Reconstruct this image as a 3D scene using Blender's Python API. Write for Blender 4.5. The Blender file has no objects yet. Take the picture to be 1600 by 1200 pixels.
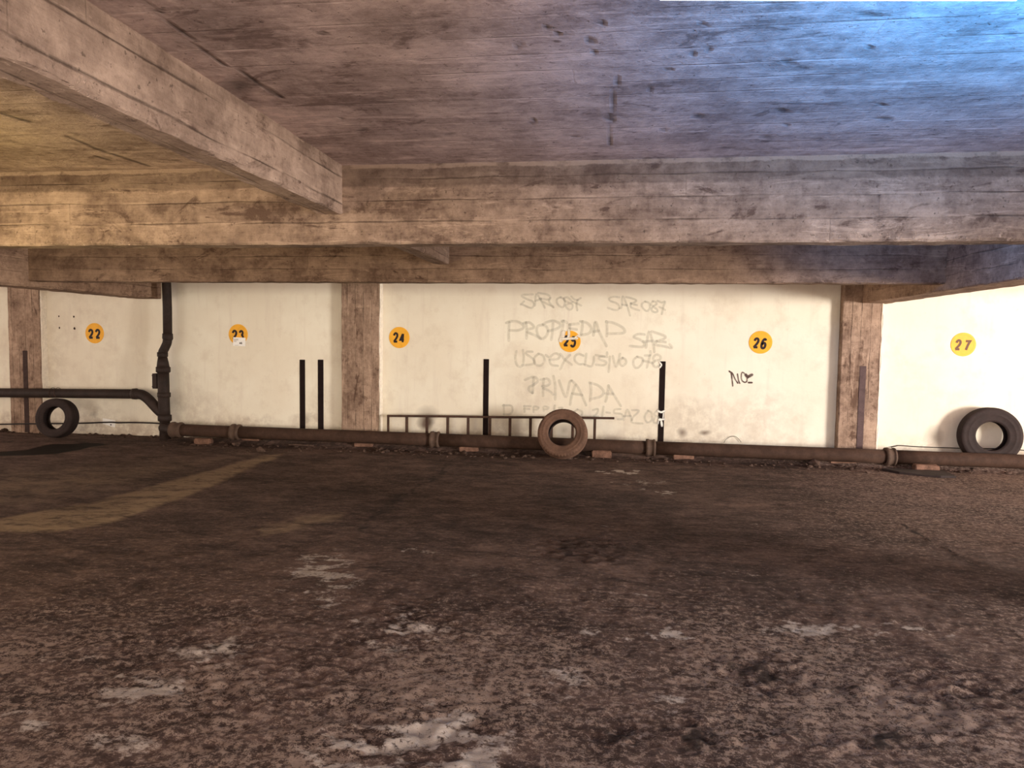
import bpy, bmesh, math, random
import numpy as np
from mathutils import Vector, Matrix

random.seed(7)
SC = bpy.context.scene
COL = SC.collection

# ------------------------------------------------------------------ camera
F_PX = 1109.25                       # focal length in pixels of the 1600 px wide frame
YAW, PITCH, ROLL = math.radians(-8.042), math.radians(-3.576), math.radians(0.8137)
EYE = 1.55                           # eye height over the floor


def cam_axes():
    cy, sy, cp, sp = math.cos(YAW), math.sin(YAW), math.cos(PITCH), math.sin(PITCH)
    f = Vector((sy * cp, cy * cp, sp))
    r = Vector((cy, -sy, 0))
    u = r.cross(f)
    cr, sr = math.cos(ROLL), math.sin(ROLL)
    return r * cr + u * sr, u * cr - r * sr, f


RIGHT, UP, FWD = cam_axes()
cam_data = bpy.data.cameras.new('camera')
cam_data.sensor_width = 36.0
cam_data.lens = F_PX * 36.0 / 1600.0
cam_data.clip_start = 0.05
cam_data.clip_end = 200
cam = bpy.data.objects.new('camera', cam_data)
COL.objects.link(cam)
m = Matrix((RIGHT, UP, -FWD)).transposed().to_4x4()
m.translation = Vector((0, 0, EYE))
cam.matrix_world = m
SC.camera = cam

# ------------------------------------------------------------------ world, lights, exposure
SC.view_settings.view_transform = 'Standard'
SC.view_settings.look = 'None'
SC.view_settings.gamma = 1.0
SC.view_settings.use_curve_mapping = False
SC.view_settings.exposure = 1.45

world = bpy.data.worlds.new('world')
SC.world = world
world.use_nodes = True
bg = world.node_tree.nodes['Background']
bg.inputs[0].default_value = (1.0, 0.84, 0.73, 1)
bg.inputs[1].default_value = 1.30


def area_light(name, loc, target, sx, sy, power, color, spread=180):
    l = bpy.data.lights.new(name, 'AREA')
    l.shape = 'RECTANGLE'
    l.size, l.size_y = sx, sy
    l.energy = power
    l.color = color
    l.spread = math.radians(spread)
    o = bpy.data.objects.new(name, l)
    COL.objects.link(o)
    o.location = loc
    o.rotation_euler = (Vector(target) - Vector(loc)).to_track_quat('-Z', 'Y').to_euler()
    return o


# daylight through the gateway on the right of the hall
area_light('gateway_daylight', (12.0, 1.2, 1.30), (0.0, 8.6, 1.25), 2.3, 2.1, 800, (1.0, 0.945, 0.89))
# weak fill added behind the viewer to lift the left end of the wall
area_light('rear_fill', (-7.5, -5.0, 1.40), (-6.5, 9.9, 1.2), 4.0, 2.0, 20, (1.0, 0.90, 0.80), 100)
# added unseen blue spots tinting the slab and the bay behind the near beam


def spot_light(name, loc, target, power, color, angle, r=0.15):
    l = bpy.data.lights.new(name, 'SPOT')
    l.energy = power
    l.color = color
    l.spot_size = math.radians(angle)
    l.spot_blend = 1.0
    l.shadow_soft_size = r
    o = bpy.data.objects.new(name, l)
    COL.objects.link(o)
    o.location = loc
    o.rotation_euler = (Vector(target) - Vector(loc)).to_track_quat('-Z', 'Y').to_euler()
    return o


spot_light('cold_slab_fill', (1.75, 1.15, 1.55), (1.65, 1.85, 2.65), 480, (0.02, 0.36, 1.0), 110)  # added spot beside the frame, turns the slab blue
spot_light('cold_bay_fill', (1.9, 5.6, 2.45), (3.1, 7.4, 2.2), 26, (0.0, 0.30, 1.0), 120)  # added spot hidden by the near beam, blues the rear beam and girder
# added yellow light, out of view, tinting the left bay from below
area_light('yellow_bay_fill', (-4.3, 2.4, 1.4), (-4.2, 4.0, 2.4), 0.5, 0.5, 10, (1.0, 0.78, 0.13))

# ------------------------------------------------------------------ projection helpers (pixel -> place in the hall)


def ray(x, y):
    return RIGHT * ((x - 800) / F_PX) - UP * ((y - 600) / F_PX) + FWD


def on_y(x, y, Y):
    v = ray(x, y)
    v = v * (Y / v.y)
    return Vector((v.x, v.y, v.z + EYE))


def on_z(x, y, Z):
    v = ray(x, y)
    v = v * ((Z - EYE) / v.z)
    return Vector((v.x, v.y, v.z + EYE))


def on_x(x, y, X):
    v = ray(x, y)
    v = v * (X / v.x)
    return Vector((v.x, v.y, v.z + EYE))


def project(X, Y, Z):
    Z = Z - EYE
    d = X * FWD.x + Y * FWD.y + Z * FWD.z
    d = np.maximum(d, 0.05)
    px = 800 + F_PX * (X * RIGHT.x + Y * RIGHT.y + Z * RIGHT.z) / d
    py = 600 - F_PX * (X * UP.x + Y * UP.y + Z * UP.z) / d
    return px, py


WALL_Y = 9.9
BEAM_A_Y = 4.43
BEAM_C_Y = 7.45
CEIL_Z = EYE + 1.10
BEAM_Z = EYE + 0.60
GIRDER_Z = EYE + 0.535
RIB_Z = EYE + 0.79

# ------------------------------------------------------------------ numpy noise


def _hash(ix, iy, seed):
    n = (ix.astype(np.int64) * 374761393 + iy.astype(np.int64) * 668265263 + seed * 974634777) & 0xffffffff
    n = ((n ^ (n >> 13)) * 1274126177) & 0xffffffff
    n = n ^ (n >> 16)
    return (n & 0xffff) / 65535.0


def vnoise(x, y, seed=0):
    ix, iy = np.floor(x), np.floor(y)
    fx, fy = x - ix, y - iy
    fx = fx * fx * (3 - 2 * fx)
    fy = fy * fy * (3 - 2 * fy)
    a = _hash(ix, iy, seed); b = _hash(ix + 1, iy, seed)
    c = _hash(ix, iy + 1, seed); d = _hash(ix + 1, iy + 1, seed)
    return (a * (1 - fx) + b * fx) * (1 - fy) + (c * (1 - fx) + d * fx) * fy


def fbm(x, y, seed=0, octv=4):
    s, a, t = 0.0, 0.5, 0.0
    for k in range(octv):
        s = s + a * vnoise(x * 2 ** k + 17.3 * k, y * 2 ** k - 9.1 * k, seed + k)
        t += a
        a *= 0.5
    return s / t


def sstep(e0, e1, x):
    t = np.clip((x - e0) / (e1 - e0), 0, 1)
    return t * t * (3 - 2 * t)


# ------------------------------------------------------------------ object helpers


def tag(o, label=None, cat=None, group=None, kind=None):
    if label: o['label'] = label
    if cat: o['category'] = cat
    if group: o['group'] = group
    if kind: o['kind'] = kind
    return o


def thing(name, label, cat, loc=(0, 0, 0), group=None):
    o = bpy.data.objects.new(name, None)
    COL.objects.link(o)
    o.empty_display_size = 0.1
    o.location = loc
    bpy.context.view_layer.update()
    return tag(o, label, cat, group)


def obj(name, bm, mat, parent=None, smooth=False):
    me = bpy.data.meshes.new(name)
    bm.normal_update()
    bm.to_mesh(me)
    bm.free()
    if smooth:
        for p in me.polygons:
            p.use_smooth = True
    me.materials.append(mat)
    o = bpy.data.objects.new(name, me)
    COL.objects.link(o)
    if parent:
        o.parent = parent
        o.matrix_parent_inverse = Matrix.Translation(-Vector(parent.location))
    return o


def add_box(bm, lo, hi, rot=None, center=None):
    vs = []
    for x in (lo[0], hi[0]):
        for y in (lo[1], hi[1]):
            for z in (lo[2], hi[2]):
                v = Vector((x, y, z))
                if rot:
                    v = rot @ (v - center) + center
                vs.append(bm.verts.new(v))
    for f in ((0, 1, 3, 2), (4, 6, 7, 5), (0, 4, 5, 1), (2, 3, 7, 6), (0, 2, 6, 4), (1, 5, 7, 3)):
        bm.faces.new([vs[i] for i in f])
    return vs


def frame_of(t):
    t = t.normalized()
    a = Vector((0, 0, 1)) if abs(t.z) < 0.9 else Vector((1, 0, 0))
    u = t.cross(a).normalized()
    return u, t.cross(u).normalized()


def add_tube(bm, pts, radii, n=20, cap=True):
    pts = [Vector(p) for p in pts]
    if not hasattr(radii, '__len__'):
        radii = [radii] * len(pts)
    rings = []
    u = None
    for i, p in enumerate(pts):
        if i == 0: t = pts[1] - pts[0]
        elif i == len(pts) - 1: t = pts[-1] - pts[-2]
        else:
            t = (pts[i + 1] - p).normalized() + (p - pts[i - 1]).normalized()
            if t.length < 1e-6: t = pts[i + 1] - p
        t.normalize()
        if u is None:
            u, w = frame_of(t)
        else:
            u = (u - t * u.dot(t)).normalized()
            w = t.cross(u)
        rings.append([bm.verts.new(p + (u * math.cos(2 * math.pi * k / n) + w * math.sin(2 * math.pi * k / n)) * radii[i]) for k in range(n)])
    for a, b in zip(rings, rings[1:]):
        for k in range(n):
            bm.faces.new((a[k], a[(k + 1) % n], b[(k + 1) % n], b[k]))
    if cap:
        bm.faces.new(rings[0][::-1])
        bm.faces.new(rings[-1])
    bmesh.ops.recalc_face_normals(bm, faces=bm.faces[:])


def smooth_line(pts, n=6):
    """Catmull-Rom through the points"""
    pts = [Vector(p) for p in pts]
    if len(pts) < 3:
        return pts
    out = []
    P = [pts[0] * 2 - pts[1]] + pts + [pts[-1] * 2 - pts[-2]]
    for i in range(1, len(P) - 2):
        for k in range(n):
            t = k / n
            a, b, c, d = P[i - 1], P[i], P[i + 1], P[i + 2]
            out.append(0.5 * ((2 * b) + (c - a) * t + (2 * a - 5 * b + 4 * c - d) * t * t + (3 * b - a - 3 * c + d) * t ** 3))
    out.append(pts[-1])
    return out


def grid_mesh(name, P, mat, attrs):
    """P: (rows, cols, 3) array -> one mesh, attrs: dict name -> (rows, cols)"""
    R, C = P.shape[:2]
    me = bpy.data.meshes.new(name)
    me.vertices.add(R * C)
    me.vertices.foreach_set('co', P.reshape(-1).astype(np.float32))
    idx = np.arange(R * C).reshape(R, C)
    q = np.stack([idx[:-1, :-1], idx[:-1, 1:], idx[1:, 1:], idx[1:, :-1]], -1).reshape(-1, 4)
    me.loops.add(q.size)
    me.loops.foreach_set('vertex_index', q.reshape(-1).astype(np.int32))
    me.polygons.add(len(q))
    me.polygons.foreach_set('loop_start', np.arange(0, q.size, 4, dtype=np.int32))
    me.polygons.foreach_set('loop_total', np.full(len(q), 4, dtype=np.int32))
    me.polygons.foreach_set('use_smooth', np.ones(len(q), dtype=bool))
    me.update(calc_edges=True)
    for k, a in attrs.items():
        at = me.attributes.new(k, 'FLOAT', 'POINT')
        at.data.foreach_set('value', a.reshape(-1).astype(np.float32))
    me.materials.append(mat)
    o = bpy.data.objects.new(name, me)
    COL.objects.link(o)
    return o


# ------------------------------------------------------------------ node helpers


class NT:
    def __init__(self, name, rough=0.9, spec=0.2):
        self.mat = bpy.data.materials.new(name)
        self.mat.use_nodes = True
        self.t = self.mat.node_tree
        self.bsdf = self.t.nodes['Principled BSDF']
        self.bsdf.inputs['Roughness'].default_value = rough
        self.bsdf.inputs['Specular IOR Level'].default_value = spec

    def n(self, kind, **kw):
        nd = self.t.nodes.new(kind)
        for k, v in kw.items():
            setattr(nd, k, v)
        return nd

    def put(self, sock, v):
        if v is None:
            return
        if isinstance(v, bpy.types.NodeSocket):
            self.t.links.new(v, sock)
        elif hasattr(v, '__len__') and len(v) == 3 and sock.type == 'RGBA':
            sock.default_value = (*v, 1)
        else:
            sock.default_value = v

    def math(self, op, a, b=None, c=None, clamp=False):
        nd = self.n('ShaderNodeMath', operation=op, use_clamp=clamp)
        self.put(nd.inputs[0], a); self.put(nd.inputs[1], b); self.put(nd.inputs[2], c)
        return nd.outputs[0]

    def mix(self, f, a, b, mode='MIX'):
        nd = self.n('ShaderNodeMix', data_type='RGBA', blend_type=mode)
        self.put(nd.inputs[0], f); self.put(nd.inputs[6], a); self.put(nd.inputs[7], b)
        return nd.outputs[2]

    def ramp(self, v, lo, hi, a=0.0, b=1.0, smooth=True):
        nd = self.n('ShaderNodeMapRange')
        if smooth: nd.interpolation_type = 'SMOOTHSTEP'
        self.put(nd.inputs[0], v)
        for i, x in enumerate((lo, hi, a, b)):
            self.put(nd.inputs[i + 1], x)
        return nd.outputs[0]

    def pos(self):
        return self.n('ShaderNodeNewGeometry').outputs['Position']

    def xyz(self, v):
        return self.n('ShaderNodeSeparateXYZ'), v

    def sep(self, v):
        nd = self.n('ShaderNodeSeparateXYZ'); self.put(nd.inputs[0], v)
        return nd.outputs

    def comb(self, x, y, z):
        nd = self.n('ShaderNodeCombineXYZ')
        for i, q in enumerate((x, y, z)): self.put(nd.inputs[i], q)
        return nd.outputs[0]

    def noise(self, vec, scale, detail=4, rough=0.55, dist=0.0):
        nd = self.n('ShaderNodeTexNoise')
        self.put(nd.inputs['Vector'], vec)
        nd.inputs['Scale'].default_value = scale
        nd.inputs['Detail'].default_value = detail
        nd.inputs['Roughness'].default_value = rough
        nd.inputs['Distortion'].default_value = dist
        return nd.outputs[0]

    def white(self, vec):
        nd = self.n('ShaderNodeTexWhiteNoise'); self.put(nd.inputs['Vector'], vec)
        return nd.outputs[0]

    def voro(self, vec, scale, feature='F1', rand=1.0):
        nd = self.n('ShaderNodeTexVoronoi', feature=feature)
        self.put(nd.inputs['Vector'], vec)
        nd.inputs['Scale'].default_value = scale
        return nd.outputs['Distance']

    def attr(self, name):
        nd = self.n('ShaderNodeAttribute', attribute_name=name)
        return nd.outputs['Fac']

    def bump(self, h, strength, dist=0.01):
        nd = self.n('ShaderNodeBump')
        nd.inputs['Strength'].default_value = strength
        nd.inputs['Distance'].default_value = dist
        self.put(nd.inputs['Height'], h)
        self.put(self.bsdf.inputs['Normal'], nd.outputs[0])

    def color(self, c):
        self.put(self.bsdf.inputs['Base Color'], c)


def board_concrete(name, along, dark, light, width=0.14, length=1.9, offset=0.0, line=0.5, chips_z=None, stain=None,
                   paint=None, attrs=False):
    """Concrete cast in rough boards: boards run along one axis, with seams, grain, knots and crumbly arrises."""
    t = NT(name, 0.92, 0.15)
    p = t.pos()
    x, y, z = t.sep(p)
    if along == 'X': a, c = x, t.math('ADD', y, z)
    elif along == 'Y': a, c = y, t.math('ADD', x, z)
    else: a, c = z, t.math('ADD', x, y)
    wob = t.math('MULTIPLY_ADD', t.noise(p, 1.3, 2), 0.03, offset - 0.015)
    cw = t.math('DIVIDE', t.math('ADD', c, wob), width)
    idx = t.math('FLOOR', cw)
    fr = t.math('FRACT', cw)
    r1 = t.white(t.comb(idx, 3.7, 0.0))
    al = t.math('ADD', t.math('DIVIDE', a, length), t.math('MULTIPLY', r1, 9.0))
    idl = t.math('FLOOR', al)
    frl = t.math('FRACT', al)
    tone = t.white(t.comb(idx, idl, 1.3))
    e = t.math('MINIMUM', fr, t.math('SUBTRACT', 1.0, fr))
    e = t.math('ADD', e, t.math('MULTIPLY_ADD', t.noise(p, 30, 4, 0.7), 0.045, -0.022))
    seam = t.ramp(e, 0.0, 0.055, 1.0, 0.0)
    el = t.math('MULTIPLY', t.math('MINIMUM', frl, t.math('SUBTRACT', 1.0, frl)), length)
    seam_l = t.ramp(el, 0.0, 0.006, 0.7, 0.0)
    brk = t.ramp(t.noise(t.comb(t.math('MULTIPLY', a, 1.0), t.math('MULTIPLY', idx, 3.3), 0.0), 1.7, 3), 0.40, 0.62)
    seam = t.math('MULTIPLY', seam, brk)
    seam = t.math('MAXIMUM', seam, t.math('MULTIPLY', seam_l, 0.32))
    gv = t.comb(t.math('MULTIPLY', a, 2.2), t.math('MULTIPLY', c, 60.0), t.math('MULTIPLY', idl, 5.0))
    grain = t.noise(gv, 1.0, 5, 0.6, 0.6)
    saw = t.noise(t.comb(t.math('MULTIPLY', a, 55.0), t.math('MULTIPLY', c, 4.0), 0.0), 1.0, 2, 0.5, 0.3)
    big = t.noise(p, 1.1, 5, 0.6)
    mid = t.noise(t.comb(t.math('MULTIPLY', a, 2.5), t.math('MULTIPLY', c, 7.0), 0.0), 1.0, 5, 0.65, 0.5)
    knot = t.ramp(t.noise(t.comb(t.math('MULTIPLY', a, 7.0), t.math('MULTIPLY', c, 20.0), 4.0), 1.0, 2, 0.5, 0.7), 0.70, 0.78)
    v = t.math('MULTIPLY_ADD', tone, 0.20, -0.10)
    cement = t.noise(p, 17, 9, 0.74)
    patch = t.ramp(t.noise(p, 3.6, 8, 0.72), 0.44, 0.58)
    v = t.math('ADD', v, t.math('MULTIPLY_ADD', grain, 0.42, -0.21))
    v = t.math('ADD', v, t.math('MULTIPLY_ADD', cement, 1.1, -0.55))
    v = t.math('ADD', v, t.math('MULTIPLY_ADD', patch, 0.26, -0.13))
    v = t.math('ADD', v, t.math('MULTIPLY_ADD', big, 1.3, -0.65))
    v = t.math('ADD', v, t.math('MULTIPLY_ADD', mid, 1.0, -0.50))
    v = t.math('ADD', v, t.math('MULTIPLY_ADD', saw, 0.10, -0.05))
    v = t.math('ADD', v, 0.5)
    v = t.math('SUBTRACT', v, t.math('MULTIPLY', knot, 0.6))
    spot = t.ramp(t.noise(t.comb(t.math('MULTIPLY', a, 2.2), t.math('MULTIPLY', c, 4.5), 7.0), 1.0, 6, 0.7, 1.0), 0.57, 0.66)
    v = t.math('SUBTRACT', v, t.math('MULTIPLY', spot, 0.38))
    scuff = t.ramp(t.noise(t.comb(t.math('MULTIPLY', a, 1.2), t.math('MULTIPLY', c, 9.0), 2.0), 1.0, 8, 0.75, 0.8), 0.56, 0.63)
    v = t.math('ADD', v, t.math('MULTIPLY', scuff, 0.34))
    col = t.mix(t.math('MAXIMUM', t.math('MINIMUM', v, 1.0), 0.0), [q * 0.80 for q in dark], [min(1, q * 1.12) for q in light])
    dark = [q * 0.85 for q in dark]
    dk = [q * 0.32 for q in dark]
    col = t.mix(t.math('MULTIPLY', seam, line), col, dk)
    pit = t.ramp(t.noise(p, 38, 3, 0.6), 0.66, 0.72)
    col = t.mix(t.math('MULTIPLY', pit, 0.5), col, dk)
    rim_l = t.ramp(fr, 0.05, 0.13, 1.0, 0.0)
    col = t.mix(t.math('MULTIPLY', t.math('MULTIPLY', rim_l, t.ramp(t.noise(t.comb(a, t.math('MULTIPLY', idx, 2.1), 5.0), 2.0, 4, 0.7), 0.5, 0.62)), 0.45), col, [min(1, q * 1.25) for q in light])
    h = t.math('ADD', t.math('MULTIPLY', grain, 0.22), t.math('MULTIPLY', mid, 0.4))
    h = t.math('ADD', h, t.math('MULTIPLY', cement, 0.9))
    h = t.math('ADD', h, t.math('MULTIPLY', tone, 0.5))
    h = t.math('SUBTRACT', h, t.math('MULTIPLY', seam, 0.9 * min(1.0, line * 1.6)))
    h = t.math('SUBTRACT', h, t.math('MULTIPLY', pit, 0.4))
    h = t.math('ADD', h, t.math('MULTIPLY', t.noise(p, 90, 3), 0.25))
    if chips_z is not None:
        near = t.ramp(z, chips_z, chips_z + 0.10, 1.0, 0.0)
        sp = t.ramp(t.noise(p, 26, 4, 0.7), 0.56, 0.66)
        sp = t.math('MULTIPLY', sp, t.ramp(t.noise(p, 2.2, 2), 0.45, 0.62))
        sp = t.math('MULTIPLY', sp, near)
        sh = t.ramp(t.noise(p, 31, 3, 0.7), 0.60, 0.68)
        col = t.mix(t.math('MULTIPLY', sp, 0.75), col, [min(1, q * 1.55) for q in light])
        col = t.mix(t.math('MULTIPLY', t.math('MULTIPLY', sh, near), 0.45), col, dk)
        h = t.math('ADD', h, t.math('MULTIPLY', sp, 0.8))
    if stain is not None:            # a dirtier top board: (z from, softness, strength)
        zz = t.math('ADD', z, t.math('MULTIPLY_ADD', t.noise(t.comb(x, y, 0.0), 3.0, 5, 0.7), 0.06, -0.03))
        st = t.ramp(zz, stain[0], stain[0] + stain[1])
        col = t.mix(t.math('MULTIPLY', st, stain[2]), col, [q * 0.5 for q in dark])
        bead = t.math('MULTIPLY', t.ramp(zz, CEIL_Z - 0.030, CEIL_Z - 0.020), t.ramp(t.noise(p, 5, 5, 0.7), 0.36, 0.5))
        col = t.mix(t.math('MULTIPLY', bead, 0.55), col, light)
    if attrs:
        col = t.mix(t.attr('dark'), col, [q * 0.22 for q in dark])
        col = t.mix(t.attr('light'), col, [q * 1.25 for q in light])
        h = t.math('SUBTRACT', h, t.math('MULTIPLY', t.attr('dark'), 1.2))
    t.color(col)
    t.bump(h, 0.75, 0.014)
    return t.mat


def plaster_material():
    t = NT('wall_plaster', 0.9, 0.2)
    p = t.pos()
    x, y, z = t.sep(p)
    big = t.noise(p, 0.9, 5, 0.6)
    mid = t.noise(p, 4.0, 6, 0.65)
    run = t.noise(t.comb(t.math('MULTIPLY', x, 9.0), 0.0, t.math('MULTIPLY', z, 0.9)), 1.0, 5, 0.6)
    col = t.mix(t.ramp(big, 0.35, 0.7), (0.77, 0.69, 0.55), (0.84, 0.78, 0.64))
    col = t.mix(t.math('MULTIPLY', t.ramp(mid, 0.48, 0.72), 0.40), col, (0.62, 0.52, 0.40))
    col = t.mix(t.math('MULTIPLY', t.ramp(run, 0.52, 0.75), 0.35), col, (0.64, 0.54, 0.44))
    fleck = t.ramp(t.noise(p, 22, 3, 0.6), 0.68, 0.74)
    col = t.mix(t.math('MULTIPLY', fleck, 0.18), col, (0.40, 0.32, 0.24))
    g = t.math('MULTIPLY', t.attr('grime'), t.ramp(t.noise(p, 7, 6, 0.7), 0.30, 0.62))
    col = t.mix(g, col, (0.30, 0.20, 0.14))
    b = t.attr('burn')
    col = t.mix(b, col, (0.11, 0.065, 0.045))
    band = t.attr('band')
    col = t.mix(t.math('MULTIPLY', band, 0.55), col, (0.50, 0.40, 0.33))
    t.color(col)
    h = t.math('ADD', t.math('MULTIPLY', mid, 0.5), t.math('MULTIPLY', t.noise(p, 45, 4), 0.3))
    t.bump(h, 0.30, 0.01)
    return t.mat


def floor_material():
    t = NT('floor_dirt', 0.85, 0.25)
    p = t.pos()
    x, y, z = t.sep(p)
    big = t.noise(p, 0.8, 6, 0.65)
    st = t.comb(t.math('MULTIPLY', x, 1.6), t.math('MULTIPLY', y, 3.2), 0.0)
    mid = t.noise(st, 1.6, 9, 0.70, 0.4)
    rough = t.noise(st, 7.0, 9, 0.74, 0.3)
    fine = t.noise(p, 30, 9, 0.80)
    grit = t.noise(p, 150, 4, 0.8)
    v = t.math('ADD', t.math('MULTIPLY', big, 0.5), t.math('MULTIPLY', mid, 0.6))
    v = t.math('ADD', v, t.math('MULTIPLY_ADD', rough, 0.5, -0.30))
    v = t.math('ADD', v, t.math('MULTIPLY_ADD', fine, 0.5, -0.30))
    col = t.mix(t.ramp(v, 0.28, 0.76), (0.052, 0.028, 0.021), (0.315, 0.196, 0.152))
    dust = t.attr('dust')
    sp = t.math('ADD', t.math('MULTIPLY', fine, 0.62), t.math('MULTIPLY', grit, 0.28))
    sp = t.math('ADD', sp, t.math('MULTIPLY', rough, 0.26))
    sp = t.ramp(t.math('ADD', sp, t.math('MULTIPLY', dust, 0.128)), 0.660, 0.710)
    col = t.mix(t.math('MULTIPLY', sp, 0.75), col, (0.46, 0.325, 0.25))
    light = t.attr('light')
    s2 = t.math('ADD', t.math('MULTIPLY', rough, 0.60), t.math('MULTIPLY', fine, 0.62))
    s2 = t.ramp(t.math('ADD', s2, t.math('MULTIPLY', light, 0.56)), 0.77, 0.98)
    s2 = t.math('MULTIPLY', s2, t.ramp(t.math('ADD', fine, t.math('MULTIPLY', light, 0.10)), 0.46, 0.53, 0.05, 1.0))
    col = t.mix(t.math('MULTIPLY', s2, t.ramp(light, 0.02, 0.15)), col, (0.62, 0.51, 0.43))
    tan = t.attr('tan')
    tm = t.math('MULTIPLY', tan, t.ramp(t.math('ADD', mid, t.math('MULTIPLY', rough, 0.5)), 0.55, 0.85, 0.15, 1.0))
    col = t.mix(tm, col, (0.44, 0.30, 0.185))
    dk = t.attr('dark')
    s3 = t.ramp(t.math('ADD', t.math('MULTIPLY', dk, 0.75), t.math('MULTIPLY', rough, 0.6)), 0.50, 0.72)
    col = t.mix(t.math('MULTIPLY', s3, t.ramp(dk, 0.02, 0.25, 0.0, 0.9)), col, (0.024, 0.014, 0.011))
    wet = t.attr('wet')
    col = t.mix(wet, col, (0.010, 0.006, 0.005))
    t.color(col)
    t.put(t.bsdf.inputs['Roughness'], t.ramp(wet, 0.0, 1.0, 0.9, 0.7))
    t.put(t.bsdf.inputs['Specular IOR Level'], t.ramp(wet, 0.0, 1.0, 0.18, 0.08))
    h = t.math('ADD', t.math('MULTIPLY', fine, 0.6), t.math('MULTIPLY', grit, 0.25))
    h = t.math('ADD', h, t.math('MULTIPLY', rough, 0.9))
    h = t.math('MULTIPLY', h, t.math('SUBTRACT', 1.0, wet))
    t.bump(h, 1.0, 0.045)
    return t.mat


def simple(name, c, rough=0.7, spec=0.3, var=0.35, scale=9, bump=0.2, c2=None, metal=0.0):
    t = NT(name, rough, spec)
    t.bsdf.inputs['Metallic'].default_value = metal
    p = t.pos()
    a = t.noise(p, scale, 5, 0.65)
    b = t.noise(p, scale * 6, 3, 0.6)
    v = t.math('ADD', t.math('MULTIPLY', a, 0.7), t.math('MULTIPLY', b, 0.3))
    c2 = c2 or [q * (1 - var) for q in c]
    t.color(t.mix(t.ramp(v, 0.35, 0.65), c2, c))
    t.bump(v, bump, 0.008)
    return t.mat


def spray_paint(name, c, strength):
    """Sprayed line: dense in its middle, fading to the edges (uv v = -1..1 across the stroke)."""
    t = NT(name, 0.9, 0.1)
    t.color(c)
    uv = t.n('ShaderNodeUVMap').outputs[0]
    u, v, _ = t.sep(uv)
    d = t.math('ABSOLUTE', v)
    al = t.ramp(d, 0.35, 1.0, 1.0, 0.0)
    al = t.math('MULTIPLY', al, t.ramp(t.noise(t.pos(), 14, 4, 0.6), 0.25, 0.6, 0.55, 1.0))
    t.put(t.bsdf.inputs['Alpha'], t.math('MULTIPLY', al, strength))
    return t.mat


# ------------------------------------------------------------------ materials
M = {}
M['plaster'] = plaster_material()
M['floor'] = floor_material()
M['ceiling'] = board_concrete('ceiling_boards', 'X', (0.265, 0.182, 0.158), (0.60, 0.455, 0.40), width=0.165, length=3.7, line=0.24, attrs=True)
M['beam_x'] = board_concrete('long_beam_boards', 'X', (0.145, 0.090, 0.064), (0.420, 0.300, 0.215), width=0.135, length=2.6, offset=0.03,
                             line=0.55, chips_z=BEAM_Z, stain=(CEIL_Z - 0.15, 0.02, 0.45))
M['beam_c'] = board_concrete('rear_beam_boards', 'X', (0.125, 0.072, 0.048), (0.330, 0.220, 0.150), width=0.14, length=3.1, offset=0.06,
                             line=0.55, chips_z=BEAM_Z)
M['beam_y'] = board_concrete('cross_beam_boards', 'Y', (0.180, 0.115, 0.085), (0.430, 0.310, 0.235), width=0.17, length=2.9, offset=0.02,
                             line=0.7, chips_z=RIB_Z)
M['girder'] = board_concrete('girder_boards', 'Y', (0.18, 0.105, 0.072), (0.44, 0.295, 0.205), width=0.15, length=2.4, line=0.6, chips_z=GIRDER_Z)
M['pillar'] = board_concrete('pillar_boards', 'Z', (0.150, 0.088, 0.060), (0.430, 0.300, 0.215), width=0.12, length=1.7, line=0.95)
M['edge_paint'] = simple('edge_paint', (0.86, 0.77, 0.64), 0.85, 0.2, 0.2, 20)
M['iron'] = simple('cast_iron', (0.036, 0.022, 0.017), 0.66, 0.22, 0.45, 8, 0.25)
M['floor_iron'] = simple('dusty_cast_iron', (0.066, 0.036, 0.024), 0.78, 0.14, 0.40, 7, 0.3)
M['rust_iron'] = simple('rusty_hub', (0.105, 0.064, 0.044), 0.78, 0.25, 0.40, 12, 0.3)
M['rubber'] = simple('old_rubber', (0.034, 0.021, 0.018), 0.75, 0.2, 0.4, 6, 0.25)
M['dusty_rubber'] = simple('dusty_rubber', (0.160, 0.088, 0.058), 0.85, 0.2, 0.4, 6, 0.25)
M['brick'] = simple('brick_clay', (0.23, 0.125, 0.085), 0.9, 0.15, 0.55, 11, 0.5)
M['rubble'] = simple('rubble_dirt', (0.115, 0.072, 0.054), 0.95, 0.1, 0.7, 14, 0.5)
M['black_paint'] = simple('black_strip', (0.018, 0.010, 0.009), 0.85, 0.1, 0.3, 12, 0.05)
M['faded_paint'] = simple('faded_strip', (0.110, 0.070, 0.066), 0.8, 0.2, 0.3, 12, 0.05)
M['brown_paint'] = simple('brown_strip', (0.060, 0.034, 0.028), 0.8, 0.2, 0.4, 12, 0.05)
M['yellow'] = simple('yellow_sign', (0.88, 0.42, 0.022), 0.5, 0.3, 0.12, 14, 0.04)
M['number'] = simple('black_number', (0.018, 0.008, 0.008), 0.6, 0.3, 0.2, 20, 0.02)
M['number_faded'] = simple('faded_number', (0.17, 0.095, 0.06), 0.8, 0.2, 0.05, 20, 0.02)
M['paper'] = simple('paper_white', (0.93, 0.90, 0.84), 0.8, 0.2, 0.06, 30, 0.03)
M['ink'] = simple('print_grey', (0.36, 0.30, 0.25), 0.8, 0.2, 0.3, 40, 0.0)
M['steel'] = simple('rusty_steel', (0.075, 0.036, 0.022), 0.75, 0.3, 0.45, 15, 0.3)
M['cable'] = simple('cable_black', (0.020, 0.014, 0.012), 0.6, 0.3, 0.2, 20, 0.05)
M['hole'] = simple('hole_dark', (0.06, 0.035, 0.025), 0.9, 0.1, 0.3, 20, 0.05)
M['grey_spray'] = spray_paint('grey_spray', (0.52, 0.50, 0.42), 0.31)
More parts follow.
